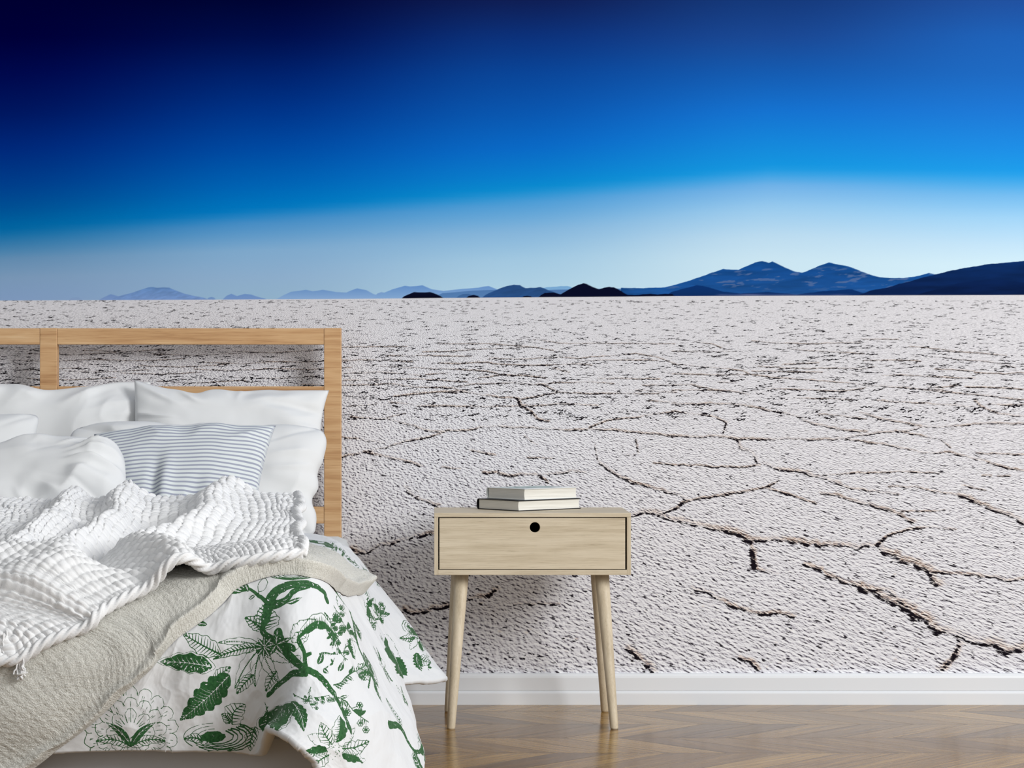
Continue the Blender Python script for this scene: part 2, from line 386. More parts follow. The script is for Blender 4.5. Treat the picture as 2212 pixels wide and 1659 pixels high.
def build_mural():
    xs = np.unique(np.r_[np.linspace(-2300, -60, 60), np.arange(-60, 2270, 2.0), np.linspace(2270, 4000, 60)])
    ys = np.unique(np.r_[np.linspace(-720, 540, 110), np.arange(540, 662, 1.0), np.arange(662, 860, 1.25), np.arange(860, 1500, 2.0), [1505, 1512]])
    X, Y = np.meshgrid(xs, ys)
    # sky
    hz = np.interp(xs, [p[0] for p in HORIZON], [p[1] for p in HORIZON])
    sx = np.array([s[0] for s in SKY], float); yb = np.array([s[1] for s in SKY], float)
    sh = np.interp(sx, [p[0] for p in HORIZON], [p[1] for p in HORIZON])
    tau = np.linspace(-1.8, 2.0, 400)
    tab = np.zeros((len(SKY), 400, 3))
    for i, (x0, b, up, dn) in enumerate(SKY):
        st = [(y / b, c) for y, c in up] + [(1 + (y - b) / (sh[i] - b), c) for y, c in dn]
        tt = [s[0] for s in st]
        for k in range(3): tab[i, :, k] = np.interp(tau, tt, [s[1][k] for s in st])
    for _ in range(2): tab[:, 1:-1] = (tab[:, :-2] + 2 * tab[:, 1:-1] + tab[:, 2:]) / 4
    ybx = np.interp(xs, sx, yb)
    T = np.where(Y < ybx[None], Y / ybx[None], 1 + (Y - ybx[None]) / (hz - ybx)[None])
    ti = np.clip((T + 1.8) / 3.8 * 399, 0, 398.99); t0 = ti.astype(int); tf = (ti - t0)[..., None]
    xf = np.interp(xs, sx, np.arange(len(sx))); x0 = np.minimum(xf.astype(int), len(sx) - 2); xf = (xf - x0)
    xf = (xf * xf * (3 - 2 * xf))[None, :, None]
    x0 = np.broadcast_to(x0[None], X.shape)
    col = (tab[x0, t0] * (1 - tf) + tab[x0, t0 + 1] * tf) * (1 - xf) + (tab[x0 + 1, t0] * (1 - tf) + tab[x0 + 1, t0 + 1] * tf) * xf
    # hills
    fx = np.zeros(X.shape + (3,))
    band = (ys > 540) & (ys < 660)
    for hi, (ct, cf, ol) in enumerate(HILLS):
        ox = [p[0] for p in ol]; oy = [p[1] for p in ol]
        hx = np.interp(xs, ox, oy, left=9999, right=9999)
        if ol[0][0] > 1000 and max(oy) - min(oy) > 12:
            hx = hx + 1.4 * (fbm(xs / 9, xs * 0 + hi, 5) - .5)
        top = min(oy)
        cov = np.clip(Y - hx[None] + .5, 0, 1) * band[:, None]
        g = np.clip((Y - top) / (644 - top + 1e-6), 0, 1)[..., None]
        hc = np.array(ct) * (1 - g) + np.array(cf) * g
        if 1300 < ol[0][0] and hi in (12, 14, 15):   # pale screes and gullies on the big range
            r = fbm(X / 26 + Y / 14, Y / 5.5, hi, 4)
            hc = hc * (0.86 + 0.3 * fbm(X / 60 + Y / 30, Y / 9, hi + 4, 3))[..., None]
            if hi == 12:
                sc = (sstep(.62, .72, r) * sstep(572, 585, Y) * sstep(636, 612, Y) * .55)[..., None]
                hc = hc * (1 - sc) + np.array((112, 122, 160)) * sc
        elif hi in (2, 11):
            hc = hc * (0.92 + 0.16 * fbm(X / 10 + Y / 5, Y / 5, hi, 3))[..., None]
        col = col * (1 - cov[..., None]) + hc * cov[..., None]
    lk = (np.exp(-((Y - 636.5) / 1.6) ** 2) * sstep(1540, 1560, X) * sstep(1860, 1800, X) * vnoise(X / 40, Y * 0 + 3, 8) * .6)[..., None]
    col = col * (1 - lk) + np.array((150, 140, 175)) * lk
    ground = np.clip(Y - hz[None] + .5, 0, 1)
    fx[..., 2] = ground
    # cracks in the salt crust: brown ridges with a black shadow at their lower left
    R = np.zeros(X.shape); G = np.zeros(X.shape)

    def splat(A, cx, cy, rx, ry, v):
        i0, i1 = np.searchsorted(xs, cx - rx * 1.3), np.searchsorted(xs, cx + rx * 1.3)
        j0, j1 = np.searchsorted(ys, cy - ry * 1.3), np.searchsorted(ys, cy + ry * 1.3)
        if i1 <= i0 or j1 <= j0: return
        d = np.sqrt(((xs[None, i0:i1] - cx) / rx) ** 2 + ((ys[j0:j1, None] - cy) / ry) ** 2)
        np.maximum(A[j0:j1, i0:i1], np.clip(1.3 - d, 0, 1) * v, out=A[j0:j1, i0:i1])

    rng = np.random.RandomState(4)
    for ci, (ln, w) in enumerate(CRACKS):
        pts = resample(ln, 1.6)
        n = len(pts); a = np.arange(n) * 1.6
        k1 = vnoise(a / 14, a * 0 + ci, 1); k2 = vnoise(a / 5, a * 0 + ci, 2); k3 = vnoise(a / 45, a * 0 + ci, 3); k4 = vnoise(a / 4, a * 0 + ci, 6)
        for i in range(n):
            x, y = pts[i]
            sz = max(.12, (y - 640) / 700) ** .75 * w
            j = 9 * sz
            y += (k1[i] - .5) * j * .9; x += (k2[i] - .5) * j * .5
            rb = 7.5 * sz * (.35 + 1.0 * k2[i]) + .7
            splat(G, x + sz * 1.5, y - 4.0 * sz, rb * (1.1 + .5 * min(w, 1.3)) + .4, rb * (.7 + .35 * min(w, 1.3)) + .2, .34 + .6 * k3[i])
            if k4[i] > .2:
                rd = 7.5 * sz * (.25 + .95 * k3[i] * (.4 + k1[i])) + .7
                splat(R, x - 3 * sz, y + 1.5 * sz, rd * 1.3 + .8, rd * .62 + .4, .46 + .40 * k2[i])
    for _ in range(4200):                      # short dark seams of the distant crust
        y = 649.5 + 260 * rng.rand() ** 1.7; x = rng.uniform(-40, 2240)
        s = (y - 640) / 200
        ln = int(rng.uniform(5, 30) * min(1.0, 0.35 + s) / 1.5); sl = rng.normal(0, .05)
        ph = rng.rand() * 99
        for q in range(ln):
            splat(R, x + q * 1.5, y + sl * q * 1.5 + (vnoise(q / 4, ph, 4) - .5) * 4 * s, 1.5, 1.0 + .35 * s * rng.rand(), (.70 + .25 * s) * (.50 + .7 * vnoise(q / 3, ph, 9)))
    for _ in range(620):                       # loose clods
        y = 870 + 590 * rng.rand(); x = rng.uniform(700, 2240); s = (y - 640) / 750
        r = s * rng.uniform(2.5, 6.5)
        splat(G, x + r * .5, y - r * .6, r * 1.1, r * .7, rng.uniform(.1, .6))
        splat(R, x - r * .3, y + r * .3, r * 1.3, r * .7, rng.uniform(.28, .62))
    fx[..., 0] = R; fx[..., 1] = G
    pos = np.zeros(X.shape + (3,))
    pos[..., 0] = (X - VX) / PXM; pos[..., 1] = -0.003; pos[..., 2] = H - (Y - VY) / PXM
    m = NT('salt_flat_print', 1.0, 0.0)
    sp = m.n('SeparateXYZ', {'Vector': m.n('TexCoord').outputs['Object']})
    px = m.math('MULTIPLY_ADD', sp.outputs['X'], PXM, VX)
    py = m.math('MULTIPLY_ADD', sp.outputs['Z'], -PXM, VY + H * PXM)
    g = m.math('MAXIMUM', m.math('SUBTRACT', py, 630.0), 6.0)
    u = m.math('MULTIPLY', m.math('MULTIPLY', m.math('SUBTRACT', px, 1106.0), m.math('POWER', g, -0.7)), 9.0)
    w = m.math('MULTIPLY', m.math('LOGARITHM', g, math.e), 95.0)
    v1 = m.vec(m.math('MULTIPLY_ADD', w, -0.35, u), m.math('MULTIPLY_ADD', u, -0.18, w), 0.0)
    wob = m.n('TexNoise', {'Vector': m.vmath('MULTIPLY', v1, (0.16, 0.20, 0.0)), 'Scale': 1.0, 'Detail': 1.0, 'Roughness': 0.5}).outputs['Color']
    v1 = m.vmath('ADD', v1, m.vmath('MULTIPLY', m.vmath('SUBTRACT', wob, (0.5, 0.5, 0.5)), (1.5, 1.0, 0.0)))
    def height(v):
        vo = m.n('TexVoronoi', {'Vector': v, 'Scale': 1.15, 'Randomness': 1.0}, feature='F1').outputs['Distance']
        return m.math('SUBTRACT', m.math('MULTIPLY', m.noise(v, 1.1, 3.0, 0.65), 1.1), m.math('MULTIPLY', vo, 0.42))
    n1 = m.noise(v1, 0.8, 3.0, 0.65)
    emb = m.math('SUBTRACT', height(v1), height(m.vmath('ADD', v1, (0.26, -0.30, 0.0))))
    salt = m.ramp(m.math('MULTIPLY_ADD', emb, 1.6, 0.5), MURAL_RAMP)
    pitn = m.noise(m.vmath('ADD', m.vmath('MULTIPLY', v1, (0.60, 0.72, 0.0)), (31.7, 12.3, 0.0)), 1.0, 2.5, 0.6, 0.3)
    salt = m.mix(m.step(0.385, 0.315, pitn), salt, rgba((44, 40, 48)))
    at = m.n('SeparateXYZ', {'Vector': m.attr('fx').outputs['Vector']})
    rg = m.math('MULTIPLY', emb, 1.0)
    rg2 = m.math('MULTIPLY', m.math('SUBTRACT', n1, 0.5), -2.1)
    brown = m.ramp(m.math('MULTIPLY_ADD', emb, 2.2, 0.5), [(0.12, (30, 24, 26)), (0.32, (104, 78, 66)), (0.47, (176, 148, 128)), (0.60, (222, 208, 198)), (0.8, (240, 234, 230))])
    bm_ = m.math('MULTIPLY', m.step(0.25, 0.75, m.math('ADD', at.outputs['Y'], rg)), 0.9)
    dk = m.step(0.37, 0.64, m.math('ADD', at.outputs['X'], rg2))
    c = m.mix(bm_, salt, brown)
    c = m.mix(dk, c, rgba((26, 22, 28)))
    sky = m.attr('print').outputs['Vector']
    m.color(m.mix(at.outputs['Z'], sky, c))
    o = grid_obj('wall_mural', pos, m.m, attrs={'print': np.minimum(lin(col) * MURAL_GAIN, .97), 'fx': fx}, flip=True)
    tag(o, 'wall-sized printed landscape of blue sky, distant mountains and cracked white salt flat', 'mural', kind='thing')
    return o


MURAL_GAIN = 1.0
MURAL_RAMP = [(0.06, (50, 46, 54)), (0.20, (132, 128, 138)), (0.33, (196, 194, 201)), (0.47, (222, 221, 227)), (0.62, (236, 236, 240)), (0.85, (248, 248, 250))]
WORLD, KEY = (0.24, 0.64), 250.0
# ---------------------------------------------------------------- room
def build_room():
    m = NT('plaster', 0.9, 0.1, (226, 226, 226))
    m.bump(m.noise(m.obco(), 160, 3, 0.6), 0.08, 0.001)
    o = box_obj('wall_back', (-2.9, 2.9, 0.0, 0.12, 0.0, 2.72), m.m)
    tag(o, 'plain back wall of the bedroom behind the mural', 'wall', kind='structure')
    build_mural()
    # baseboard with a rounded foot moulding
    bm = bmesh.new()
    prof = [(0, 0), (-0.020, 0), (-0.020, 0.028), (-0.0195, 0.031), (-0.0175, 0.0335), (-0.0150, 0.0345), (-0.0150, 0.0358), (-0.0165, 0.037), (-0.0165, 0.069), (-0.0150, 0.074), (-0.011, 0.0785), (-0.006, 0.080), (0, 0.080)]
    a = [bm.verts.new((-2.9, y - 0.003, z)) for y, z in prof]; b = [bm.verts.new((2.9, y - 0.003, z)) for y, z in prof]
    for i in range(len(prof)):
        j = (i + 1) % len(prof); bm.faces.new((a[i], a[j], b[j], b[i]))
    bm.faces.new(a); bm.faces.new(b[::-1])
    pm = NT('white_trim_paint', 0.35, 0.4, (230, 233, 237))
    tag(bm_obj('baseboard_back', bm, pm.m), 'white moulded baseboard along the foot of the mural wall', 'baseboard', kind='structure')
    # chevron parquet
    f = NT('chevron_parquet', 0.2, 0.5); f.b.inputs['IOR'].default_value = 1.3
    sp = f.n('SeparateXYZ', {'Vector': f.obco()})
    x, y = sp.outputs['X'], sp.outputs['Y']
    RW, PW = 0.226, 0.128
    r = f.math('DIVIDE', f.math('ADD', y, 0.824), RW)
    row = f.math('FLOOR', r)
    fr = f.math('SUBTRACT', r, row)
    tri = f.math('ABSOLUTE', f.math('SUBTRACT', f.math('MULTIPLY', f.math('FRACT', f.math('MULTIPLY', r, 0.5)), 2.0), 1.0))   # zigzag 0..1
    p = f.math('ADD', x, f.math('MULTIPLY', tri, -RW))
    q = f.math('DIVIDE', f.math('ADD', p, -0.428 + 10 * PW), PW)
    pid = f.math('FLOOR', q); fq = f.math('SUBTRACT', q, pid)
    idv = f.vec(pid, row, 0.0)
    rnd = f.n('TexWhiteNoise', {'Vector': idv}, noise_dimensions='3D')
    rv = rnd.outputs['Value']
    # grain runs along each plank: across-plank coordinate p, along-plank coordinate y
    gv = f.vec(f.math('MULTIPLY', p, 60.0), f.math('MULTIPLY_ADD', y, 5.0, f.math('MULTIPLY', rv, 40.0)), f.math('MULTIPLY', rv, 90.0))
    gr = f.noise(gv, 1.0, 5.0, 0.65, 0.6)
    gr2 = f.noise(f.vmath('MULTIPLY', gv, (3.2, 2.0, 1.0)), 1.0, 4.0, 0.7)
    tone = f.math('ADD', f.math('MULTIPLY', rv, 0.24), f.math('ADD', f.math('MULTIPLY', gr, 0.52), f.math('MULTIPLY', gr2, 0.36)))
    col = f.ramp(tone, [(0.28, (52, 34, 16)), (0.42, (96, 68, 34)), (0.54, (132, 98, 50)), (0.66, (164, 128, 72)), (0.84, (198, 162, 102))])
    ed = f.math('MINIMUM', f.math('MINIMUM', fq, f.math('SUBTRACT', 1.0, fq)), f.math('MULTIPLY', f.math('MINIMUM', fr, f.math('SUBTRACT', 1.0, fr)), 1.8))
    gap = f.step(0.0, 0.022, ed)
    col = f.mix(gap, rgba((56, 38, 24)), col)
    pit = f.step(0.66, 0.74, f.noise(f.vmath('MULTIPLY', gv, (2.2, 1.2, 1.0)), 1.0, 2.0, 0.5))
    col = f.mix(f.math('MULTIPLY', pit, 0.6), col, rgba((72, 54, 40)))
    f.color(col)
    f.put(f.b.inputs['Roughness'], f.math('MULTIPLY_ADD', gr2, 0.24, 0.06))
    f.bump(f.math('ADD', f.math('MULTIPLY', gap, 0.7), f.math('ADD', f.math('MULTIPLY', gr, 0.5), f.math('MULTIPLY', rv, 0.5))), 0.25, 0.002)
    o = box_obj('floor', (-2.9, 2.9, -6.6, 0.12, -0.06, 0.0), f.m)
    tag(o, 'glossy brown chevron parquet floor', 'floor', kind='structure')


# ---------------------------------------------------------------- nightstand and books
def tube_between(bm, p0, p1, r0, r1, n=32, rings=6, foot=0.0):
    p0, p1 = Vector(p0), Vector(p1)
    prev = None
    ts = [0.0] + [i / rings for i in range(1, rings)] + ([1.0] if not foot else [1.0 - foot, 1.0])
    for k, t in enumerate(ts):
        c = p0.lerp(p1, t); r = r0 + (r1 - r0) * t
        if foot and k == len(ts) - 1: r *= 0.88
        ring = [bm.verts.new((c.x + r * math.cos(2 * math.pi * i / n), c.y + r * math.sin(2 * math.pi * i / n), c.z)) for i in range(n)]
        if prev:
            for i in range(n):
                fc = bm.faces.new((prev[i], prev[(i + 1) % n], ring[(i + 1) % n], ring[i])); fc.smooth = True
        else: bm.faces.new(ring)
        prev = ring
    bm.faces.new(prev)


def build_nightstand():
    wx = wood('pale_ash_across', 0, NIGHT_STOPS, 2.2, 0.5, 1.3, 0.7)
    wz = wood('pale_ash_upright', 2, NIGHT_STOPS, 2.2, 0.5, 4.1, 0.7)
    root = empty('nightstand', (0.234, -0.309, 0))
    tag(root, 'pale wood nightstand with one drawer on four splayed tapered legs', 'nightstand')
    ox, oy = 0.234, -0.309
    X0, X1 = -0.0022 - ox, 0.470 - ox
    Yf, Yb = -0.445 - oy, -0.173 - oy
    Z0, Z1 = 0.3684, 0.5173
    tt, tb, ts = 0.0102, 0.0122, 0.0095
    box_obj('top_panel', (X0, X1, Yf, Yb, Z1 - tt, Z1), wx, root, 0.0006)
    box_obj('bottom_panel', (X0 + ts, X1 - ts, Yf, Yb, Z0, Z0 + tb), wx, root, 0.0006)
    box_obj('side_panel', (X0, X0 + ts, Yf, Yb, Z0, Z1 - tt - .0002), wz, root, 0.0006)
    box_obj('side_panel', (X1 - ts, X1, Yf, Yb, Z0, Z1 - tt - .0002), wz, root, 0.0006)
    box_obj('back_panel', (X0 + ts, X1 - ts, Yb - 0.008, Yb - 0.001, Z0 + tb, Z1 - tt - .0003), wx, root)
    # drawer: front with a round finger hole and a box behind it
    gx, gz = 0.0030, 0.0020
    x0, x1 = X0 + ts + gx, X1 - ts - gx - 0.0012
    z0, z1 = Z0 + tb + gz, Z1 - tt - gz
    yf, yk = Yf + 0.0012, Yf + 0.0155
    hx, hz, hr = (1155.4 - VX) / 900 - ox, H - (1139.3 - VY) / 900, 0.0123
    bm = bmesh.new(); n = 64; rows = []
    for yy, rr in ((yf, hr + 0.0009), (yf + 0.0009, hr), (yk, hr)):
        rows.append([bm.verts.new((hx + rr * math.cos(2 * math.pi * i / n + math.pi / 4), yy, hz + rr * math.sin(2 * math.pi * i / n + math.pi / 4))) for i in range(n)])
    for a, b in zip(rows, rows[1:]):
        for i in range(n): bm.faces.new((a[i], a[(i + 1) % n], b[(i + 1) % n], b[i])).smooth = True
    def rect(i):
        a = i / n * 4
        s = int(a); t = a - s
        c = [(x1, z1), (x0, z1), (x0, z0), (x1, z0)]
        p, q = c[s % 4], c[(s + 1) % 4]
        return p[0] + (q[0] - p[0]) * t, p[1] + (q[1] - p[1]) * t
    outs = []
    for yy in (yf, yk):
        outs.append([bm.verts.new((rect(i)[0], yy, rect(i)[1])) for i in range(n)])
    for i in range(n):
        j = (i + 1) % n
        bm.faces.new((rows[0][i], rows[0][j], outs[0][j], outs[0][i]))
        bm.faces.new((rows[2][i], rows[2][j], outs[1][j], outs[1][i]))
        bm.faces.new((outs[0][i], outs[0][j], outs[1][j], outs[1][i]))
    dr = bm_obj('drawer', bm, wx, root)
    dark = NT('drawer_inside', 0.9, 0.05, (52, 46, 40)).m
    bm = bmesh.new()
    yb = Yb - 0.02; t = 0.008
    add_box(bm, x0 + .006, x1 - .006, yk, yb, z0 + .004, z0 + .008)
    add_box(bm, x0 + .006, x0 + .006 + t, yk, yb, z0 + .008, z1 - .012)
    add_box(bm, x1 - .006 - t, x1 - .006, yk, yb, z0 + .008, z1 - .012)
    add_box(bm, x0 + .006 + t, x1 - .006 - t, yb - t, yb, z0 + .008, z1 - .012)
    bm_obj('drawer_box', bm, dark, dr)
    wl = wood('pale_ash_leg', 2, NIGHT_STOPS, 2.2, 0.45, 7.7, 0.6)
    def pt(px, d, z): return ((px - VX) * d / F - ox, -DW + d - oy, z)
    for tx, td, fx_, fd, rt, rf in ((997.5, 5.615, 974, 5.545, .0174, .0100), (1300, 5.615, 1327, 5.545, .0174, .0098), (990, 5.765, 968.4, 5.845, .0172, .0098), (1289.5, 5.765, 1306.6, 5.845, .0172, .0098)):
        bm = bmesh.new(); tube_between(bm, pt(tx, td, Z0 + .0005), pt(fx_, fd, 0.0), rt, rf, foot=0.012)
        bm_obj('leg', bm, wl, root)


def build_book(label, cpx, d, z0, ang, L, W, T, cover, ct):
    """near corner at pixel column cpx and distance d; long side to the right-back, spine on the far left side"""
    x = (cpx - VX) * d / F
    root = empty('book', (x, -DW + d, z0)); root.rotation_euler = (0, 0, math.radians(ang))
    tag(root, label, 'book', 'books on the nightstand')
    # local frame: +x along the fore edge, +y towards the spine
    bm = bmesh.new()
    o = 0.0028
    add_box(bm, -o, L + o, -o, W, 0, ct, 0.0006); add_box(bm, -o, L + o, -o, W, T - ct, T, 0.0006)
    n = 10; R = T / 2
    prof = [(W - 0.001 + 0.006 * math.sin(math.pi * i / n), R - R * math.cos(math.pi * i / n)) for i in range(n + 1)]
    inn = [(y - ct, min(max(z, ct), T - ct)) for y, z in prof]
    lp = prof + inn[::-1]
    a = [bm.verts.new((-o, y, z)) for y, z in lp]; b = [bm.verts.new((L + o, y, z)) for y, z in lp]
    for i in range(len(lp)):
        j = (i + 1) % len(lp); bm.faces.new((a[i], a[j], b[j], b[i]))
    for i in range(n):
        k = len(lp) - 1 - i
        bm.faces.new((a[i], a[i + 1], a[k - 1], a[k])); bm.faces.new((b[i], b[k], b[k - 1], b[i + 1]))
    bm_obj('cover', bm, cover, root)
    pm = NT('book_pages', 0.85, 0.1)
    sp = pm.n('SeparateXYZ', {'Vector': pm.obco()})
    ln = pm.noise(pm.vec(pm.math('MULTIPLY', sp.outputs['X'], 5.0), pm.math('MULTIPLY', sp.outputs['Y'], 5.0), pm.math('MULTIPLY', sp.outputs['Z'], 900.0)), 1.0, 3.0, 0.7)
    pm.color(pm.ramp(ln, [(0.25, (196, 192, 182)), (0.5, (226, 223, 214)), (0.75, (236, 234, 227))]))
    pm.bump(ln, 0.25, 0.0008)
    bm = bmesh.new()
    # slightly hollow fore edge
    k = 8
    pr = [(0.0018 * math.sin(math.pi * i / k), ct + (T - 2 * ct) * i / k) for i in range(k + 1)]
    lp = pr + [(W - 0.002, T - ct), (W - 0.002, ct)]
    a = [bm.verts.new((0, y, z)) for y, z in lp]; b = [bm.verts.new((L, y, z)) for y, z in lp]
    for i in range(len(lp)):
        j = (i + 1) % len(lp); bm.faces.new((a[i], a[j], b[j], b[i]))
    bm.faces.new(a); bm.faces.new(b[::-1])
    bm_obj('pages', bm, pm.m, root)


def build_books():
    blk = NT('black_cover', 0.45, 0.4, (22, 22, 24)).m
    wc = NT('white_printed_cover', 0.4, 0.4)
    sp = wc.n('SeparateXYZ', {'Vector': wc.obco()})
    nz = wc.noise(wc.obco(), 38.0, 3, 0.6)
    inx = wc.math('MULTIPLY', wc.step(0.012, 0.018, sp.outputs['X']), wc.step(0.160, 0.150, sp.outputs['X']))
    iny = wc.math('MULTIPLY', wc.step(0.02, 0.03, sp.outputs['Y']), wc.step(0.125, 0.115, sp.outputs['Y']))
    up = wc.step(0.026, 0.0268, sp.outputs['Z'])
    k = wc.math('MULTIPLY', wc.math('MULTIPLY', inx, iny), up)
    wc.color(wc.mix(k, rgba((226, 229, 228)), wc.ramp(nz, [(0.35, (74, 112, 112)), (0.5, (150, 178, 176)), (0.62, (222, 228, 226))])))
    build_book('thick book with black covers lying at the bottom of the pile on the nightstand', 1120.5, 5.630, 0.5175, 40, 0.203, 0.148, 0.0262, blk, 0.0021)
    build_book('book with a white printed cover lying on top of the black book', 1133.5, 5.648, 0.5440, 41, 0.176, 0.132, 0.0272, wc.m, 0.0016)


# ---------------------------------------------------------------- bed frame and mattress
def build_bed():
    wx = wood('honey_oak_rail', 0, HEAD_STOPS, 1.5, 0.45, 0.4, 1.0)
    wz = wood('honey_oak_post', 0, HEAD_STOPS, 1.2, 0.45, 3.4, 1.4)
    root = empty('bed', (-0.99, -1.1, 0))
    tag(root, 'wooden bed with an open oak headboard and an upholstered pale base', 'bed')
    ox, oy = -0.99, -1.1
    yb, yf = -0.066 - oy, -0.100 - oy     # headboard, front face 5.90 m from the camera
    s = 5.9 / F
    top = H - (708.5 - VY) * s
    pxs = [(-1.7105, ), ((86 - VX) * s, ), ((700 - VX) * s, )]
    pw = 37 * s
    xs = [(p[0], p[0] + pw) for p in pxs]
    for x0, x1 in xs:
        box_obj('headboard_post', (x0 - ox, x1 - ox, yf, yb, 0.0, top), wz, root, 0.0014)
    for (a, b) in ((xs[0][1], xs[1][0]), (xs[1][1], xs[2][0])):
        for t0, t1 in ((709, 744), (834.5, 871), (1095, 1131)):
            box_obj('headboard_rail', (a - ox + .0004, b - ox - .0004, yf + .0012, yb - .001, H - (t1 - VY) * s, H - (t0 - VY) * s), wx, root, 0.001)
    bf = NT('pale_upholstery', 0.95, 0.1, (205, 207, 210)); bf.bump(bf.noise(bf.obco(), 700, 2, 0.6), 0.2, 0.001)
    box_obj('base', (-1.725 - ox, -0.200 - ox, -2.045 - oy, -0.104 - oy, 0.045, 0.225), bf.m, root, 0.012)
    lg = NT('black_foot', 0.5, 0.3, (40, 38, 36)).m
    for x in (-1.64, -0.33):
        for y in (-1.93, -0.25):
            box_obj('foot', (x - ox - .03, x - ox + .03, y - oy - .03, y - oy + .03, 0.0, 0.05), lg, root, 0.003)
    mm = cloth_mat('white_mattress_ticking', (228, 232, 233), 600, 0.2)
    bm = bmesh.new(); add_box(bm, -1.735, -0.216, -2.03, -0.108, 0.226, 0.442, 0.03)
    for f_ in bm.faces: f_.smooth = True
    o = bm_obj('mattress', bm, mm)
    tag(o, 'white mattress on the bed base, its corner showing beside the headboard post', 'mattress')
# ---------------------------------------------------------------- duvet sheet
SK = np.array([0.0, .30, .75, 1.15, 1.45, 1.63, 1.75, 1.86, 1.98, 2.11, 2.25])   # across the bed
TK = np.array([0.0, .25, .55, .95, 1.30, 1.47, 1.57, 1.70, 1.85])                # head to foot
_W = lambda x, d, z: np.array([x, -DW + d, z])
_L = lambda d, z, zh: [_W(-1.98, d, zh), _W(-1.76, d, z - .01), _W(-1.30, d, z), _W(-.90, d, z)]
NET = [
    _L(5.45, .470, .22) + [_W(-.60, 5.45, .470), _W(-.42, 5.45, .473), P(700, 1158, 5.45), P(744, 1176, 5.45), P(803, 1246, 5.45), P(880, 1350, 5.44), P(948, 1448, 5.43)],
    _L(5.20, .472, .20) + [_W(-.60, 5.20, .474), P(600, 1163, 5.20), P(684, 1168, 5.2), P(748, 1197, 5.2), P(818, 1275, 5.2), P(893, 1378, 5.2), P(963, 1466, 5.19)],
    _L(4.90, .470, .20) + [_W(-.60, 4.90, .472), P(580, 1182, 4.9), P(680, 1188, 4.9), P(730, 1224, 4.9), P(768, 1302, 4.95), P(803, 1398, 4.98), P(852, 1484, 4.98)],
    _L(4.50, .466, .20) + [_W(-.60, 4.50, .470), P(555, 1206, 4.5), P(668, 1208, 4.5), P(734, 1246, 4.5), P(797, 1328, 4.5), P(850, 1440, 4.5), P(880, 1560, 4.5)],
    _L(4.15, .462, .20) + [_W(-.60, 4.15, .470), P(500, 1238, 4.15), P(655, 1224, 4.15), P(722, 1276, 4.15), P(790, 1390, 4.15), P(852, 1520, 4.15), P(906, 1650, 4.15)],
    _L(3.99, .445, .20) + [P(400, 1275, 3.99), P(530, 1256, 3.98), P(645, 1246, 3.97), P(712, 1305, 3.97), P(775, 1425, 3.97), P(835, 1560, 3.97), P(900, 1705, 3.97)],
    [_W(-1.98, 3.92, .19), _W(-1.76, 3.91, .37), _W(-1.30, 3.90, .37), P(150, 1385, 3.90), P(395, 1375, 3.90), P(535, 1350, 3.90), P(628, 1350, 3.86), P(692, 1410, 3.84), P(742, 1500, 3.83), P(800, 1620, 3.84), P(850, 1750, 3.86)],
    [_W(-1.98, 3.90, .18), _W(-1.76, 3.89, .29), _W(-1.30, 3.885, .29), P(140, 1500, 3.885), P(385, 1495, 3.885), P(520, 1480, 3.885), P(598, 1470, 3.85), P(655, 1490, 3.78), P(710, 1560, 3.74), P(765, 1660, 3.76), P(805, 1770, 3.80)],
    [_W(-1.98, 3.90, .17), _W(-1.76, 3.90, .20), _W(-1.30, 3.895, .205), P(130, 1619, 3.895), P(375, 1618, 3.895), P(500, 1622, 3.90), P(552, 1627, 3.90), P(578, 1572, 3.74), P(640, 1592, 3.68), P(697, 1656, 3.69), P(735, 1780, 3.75)],
]
NET = np.array(NET)


def duvet_at(s, t, detail=True):
    """positions for 1-D arrays of sheet coordinates (rows t, columns s)"""
    Bs, Bt = basis(SK, s), basis(TK, t)
    p = np.einsum('ri,ijk,cj->rck', Bt, NET, Bs)
    S, T = np.meshgrid(s, t)
    n = normals(p)
    top = sstep(1.62, 1.45, T) * sstep(1.85, 1.72, S)
    d = .012 * (fbm(S * 5.5, T * 5.5, 3, 3) - .5) * 2
    d += .009 * (ridged(S * 4.2 + T * 1.5, T * 2.2 - S * .6, 5) - .5) * (1 - .4 * top)
    side = sstep(1.80, 1.95, S)
    d += .010 * side * (ridged(T * 5.5 + .35 * np.sin(S * 7), S * 1.1, 9) - .6)
    front = sstep(1.45, 1.6, T)
    d += .007 * front * (ridged(S * 4.5 + .3 * np.sin(T * 9), T * 1.3 + S * .7, 12) - .5)
    if detail:
        d += .0022 * (ridged(S * 17 + T * 8, T * 15 - S * 5, 21) - .5) + .0012 * (fbm(S * 60, T * 60, 22, 2) - .5)
    return p + n * d[..., None]


# a coarse copy of the sheet: pixel lookups for the print, support for the blankets
_cs = np.arange(0.2, 2.2501, .006); _ct = np.arange(0.0, 2.2, .006)
SHEET = duvet_at(_cs, _ct, False); SHEETN = normals(SHEET)
if SHEETN[30, 150, 2] < 0: SHEETN = -SHEETN
_dep = SHEET[..., 1] + DW
SPX = VX + SHEET[..., 0] * F / _dep; SPY = VY - (SHEET[..., 2] - H) * F / _dep
_tm = _ct <= 1.85


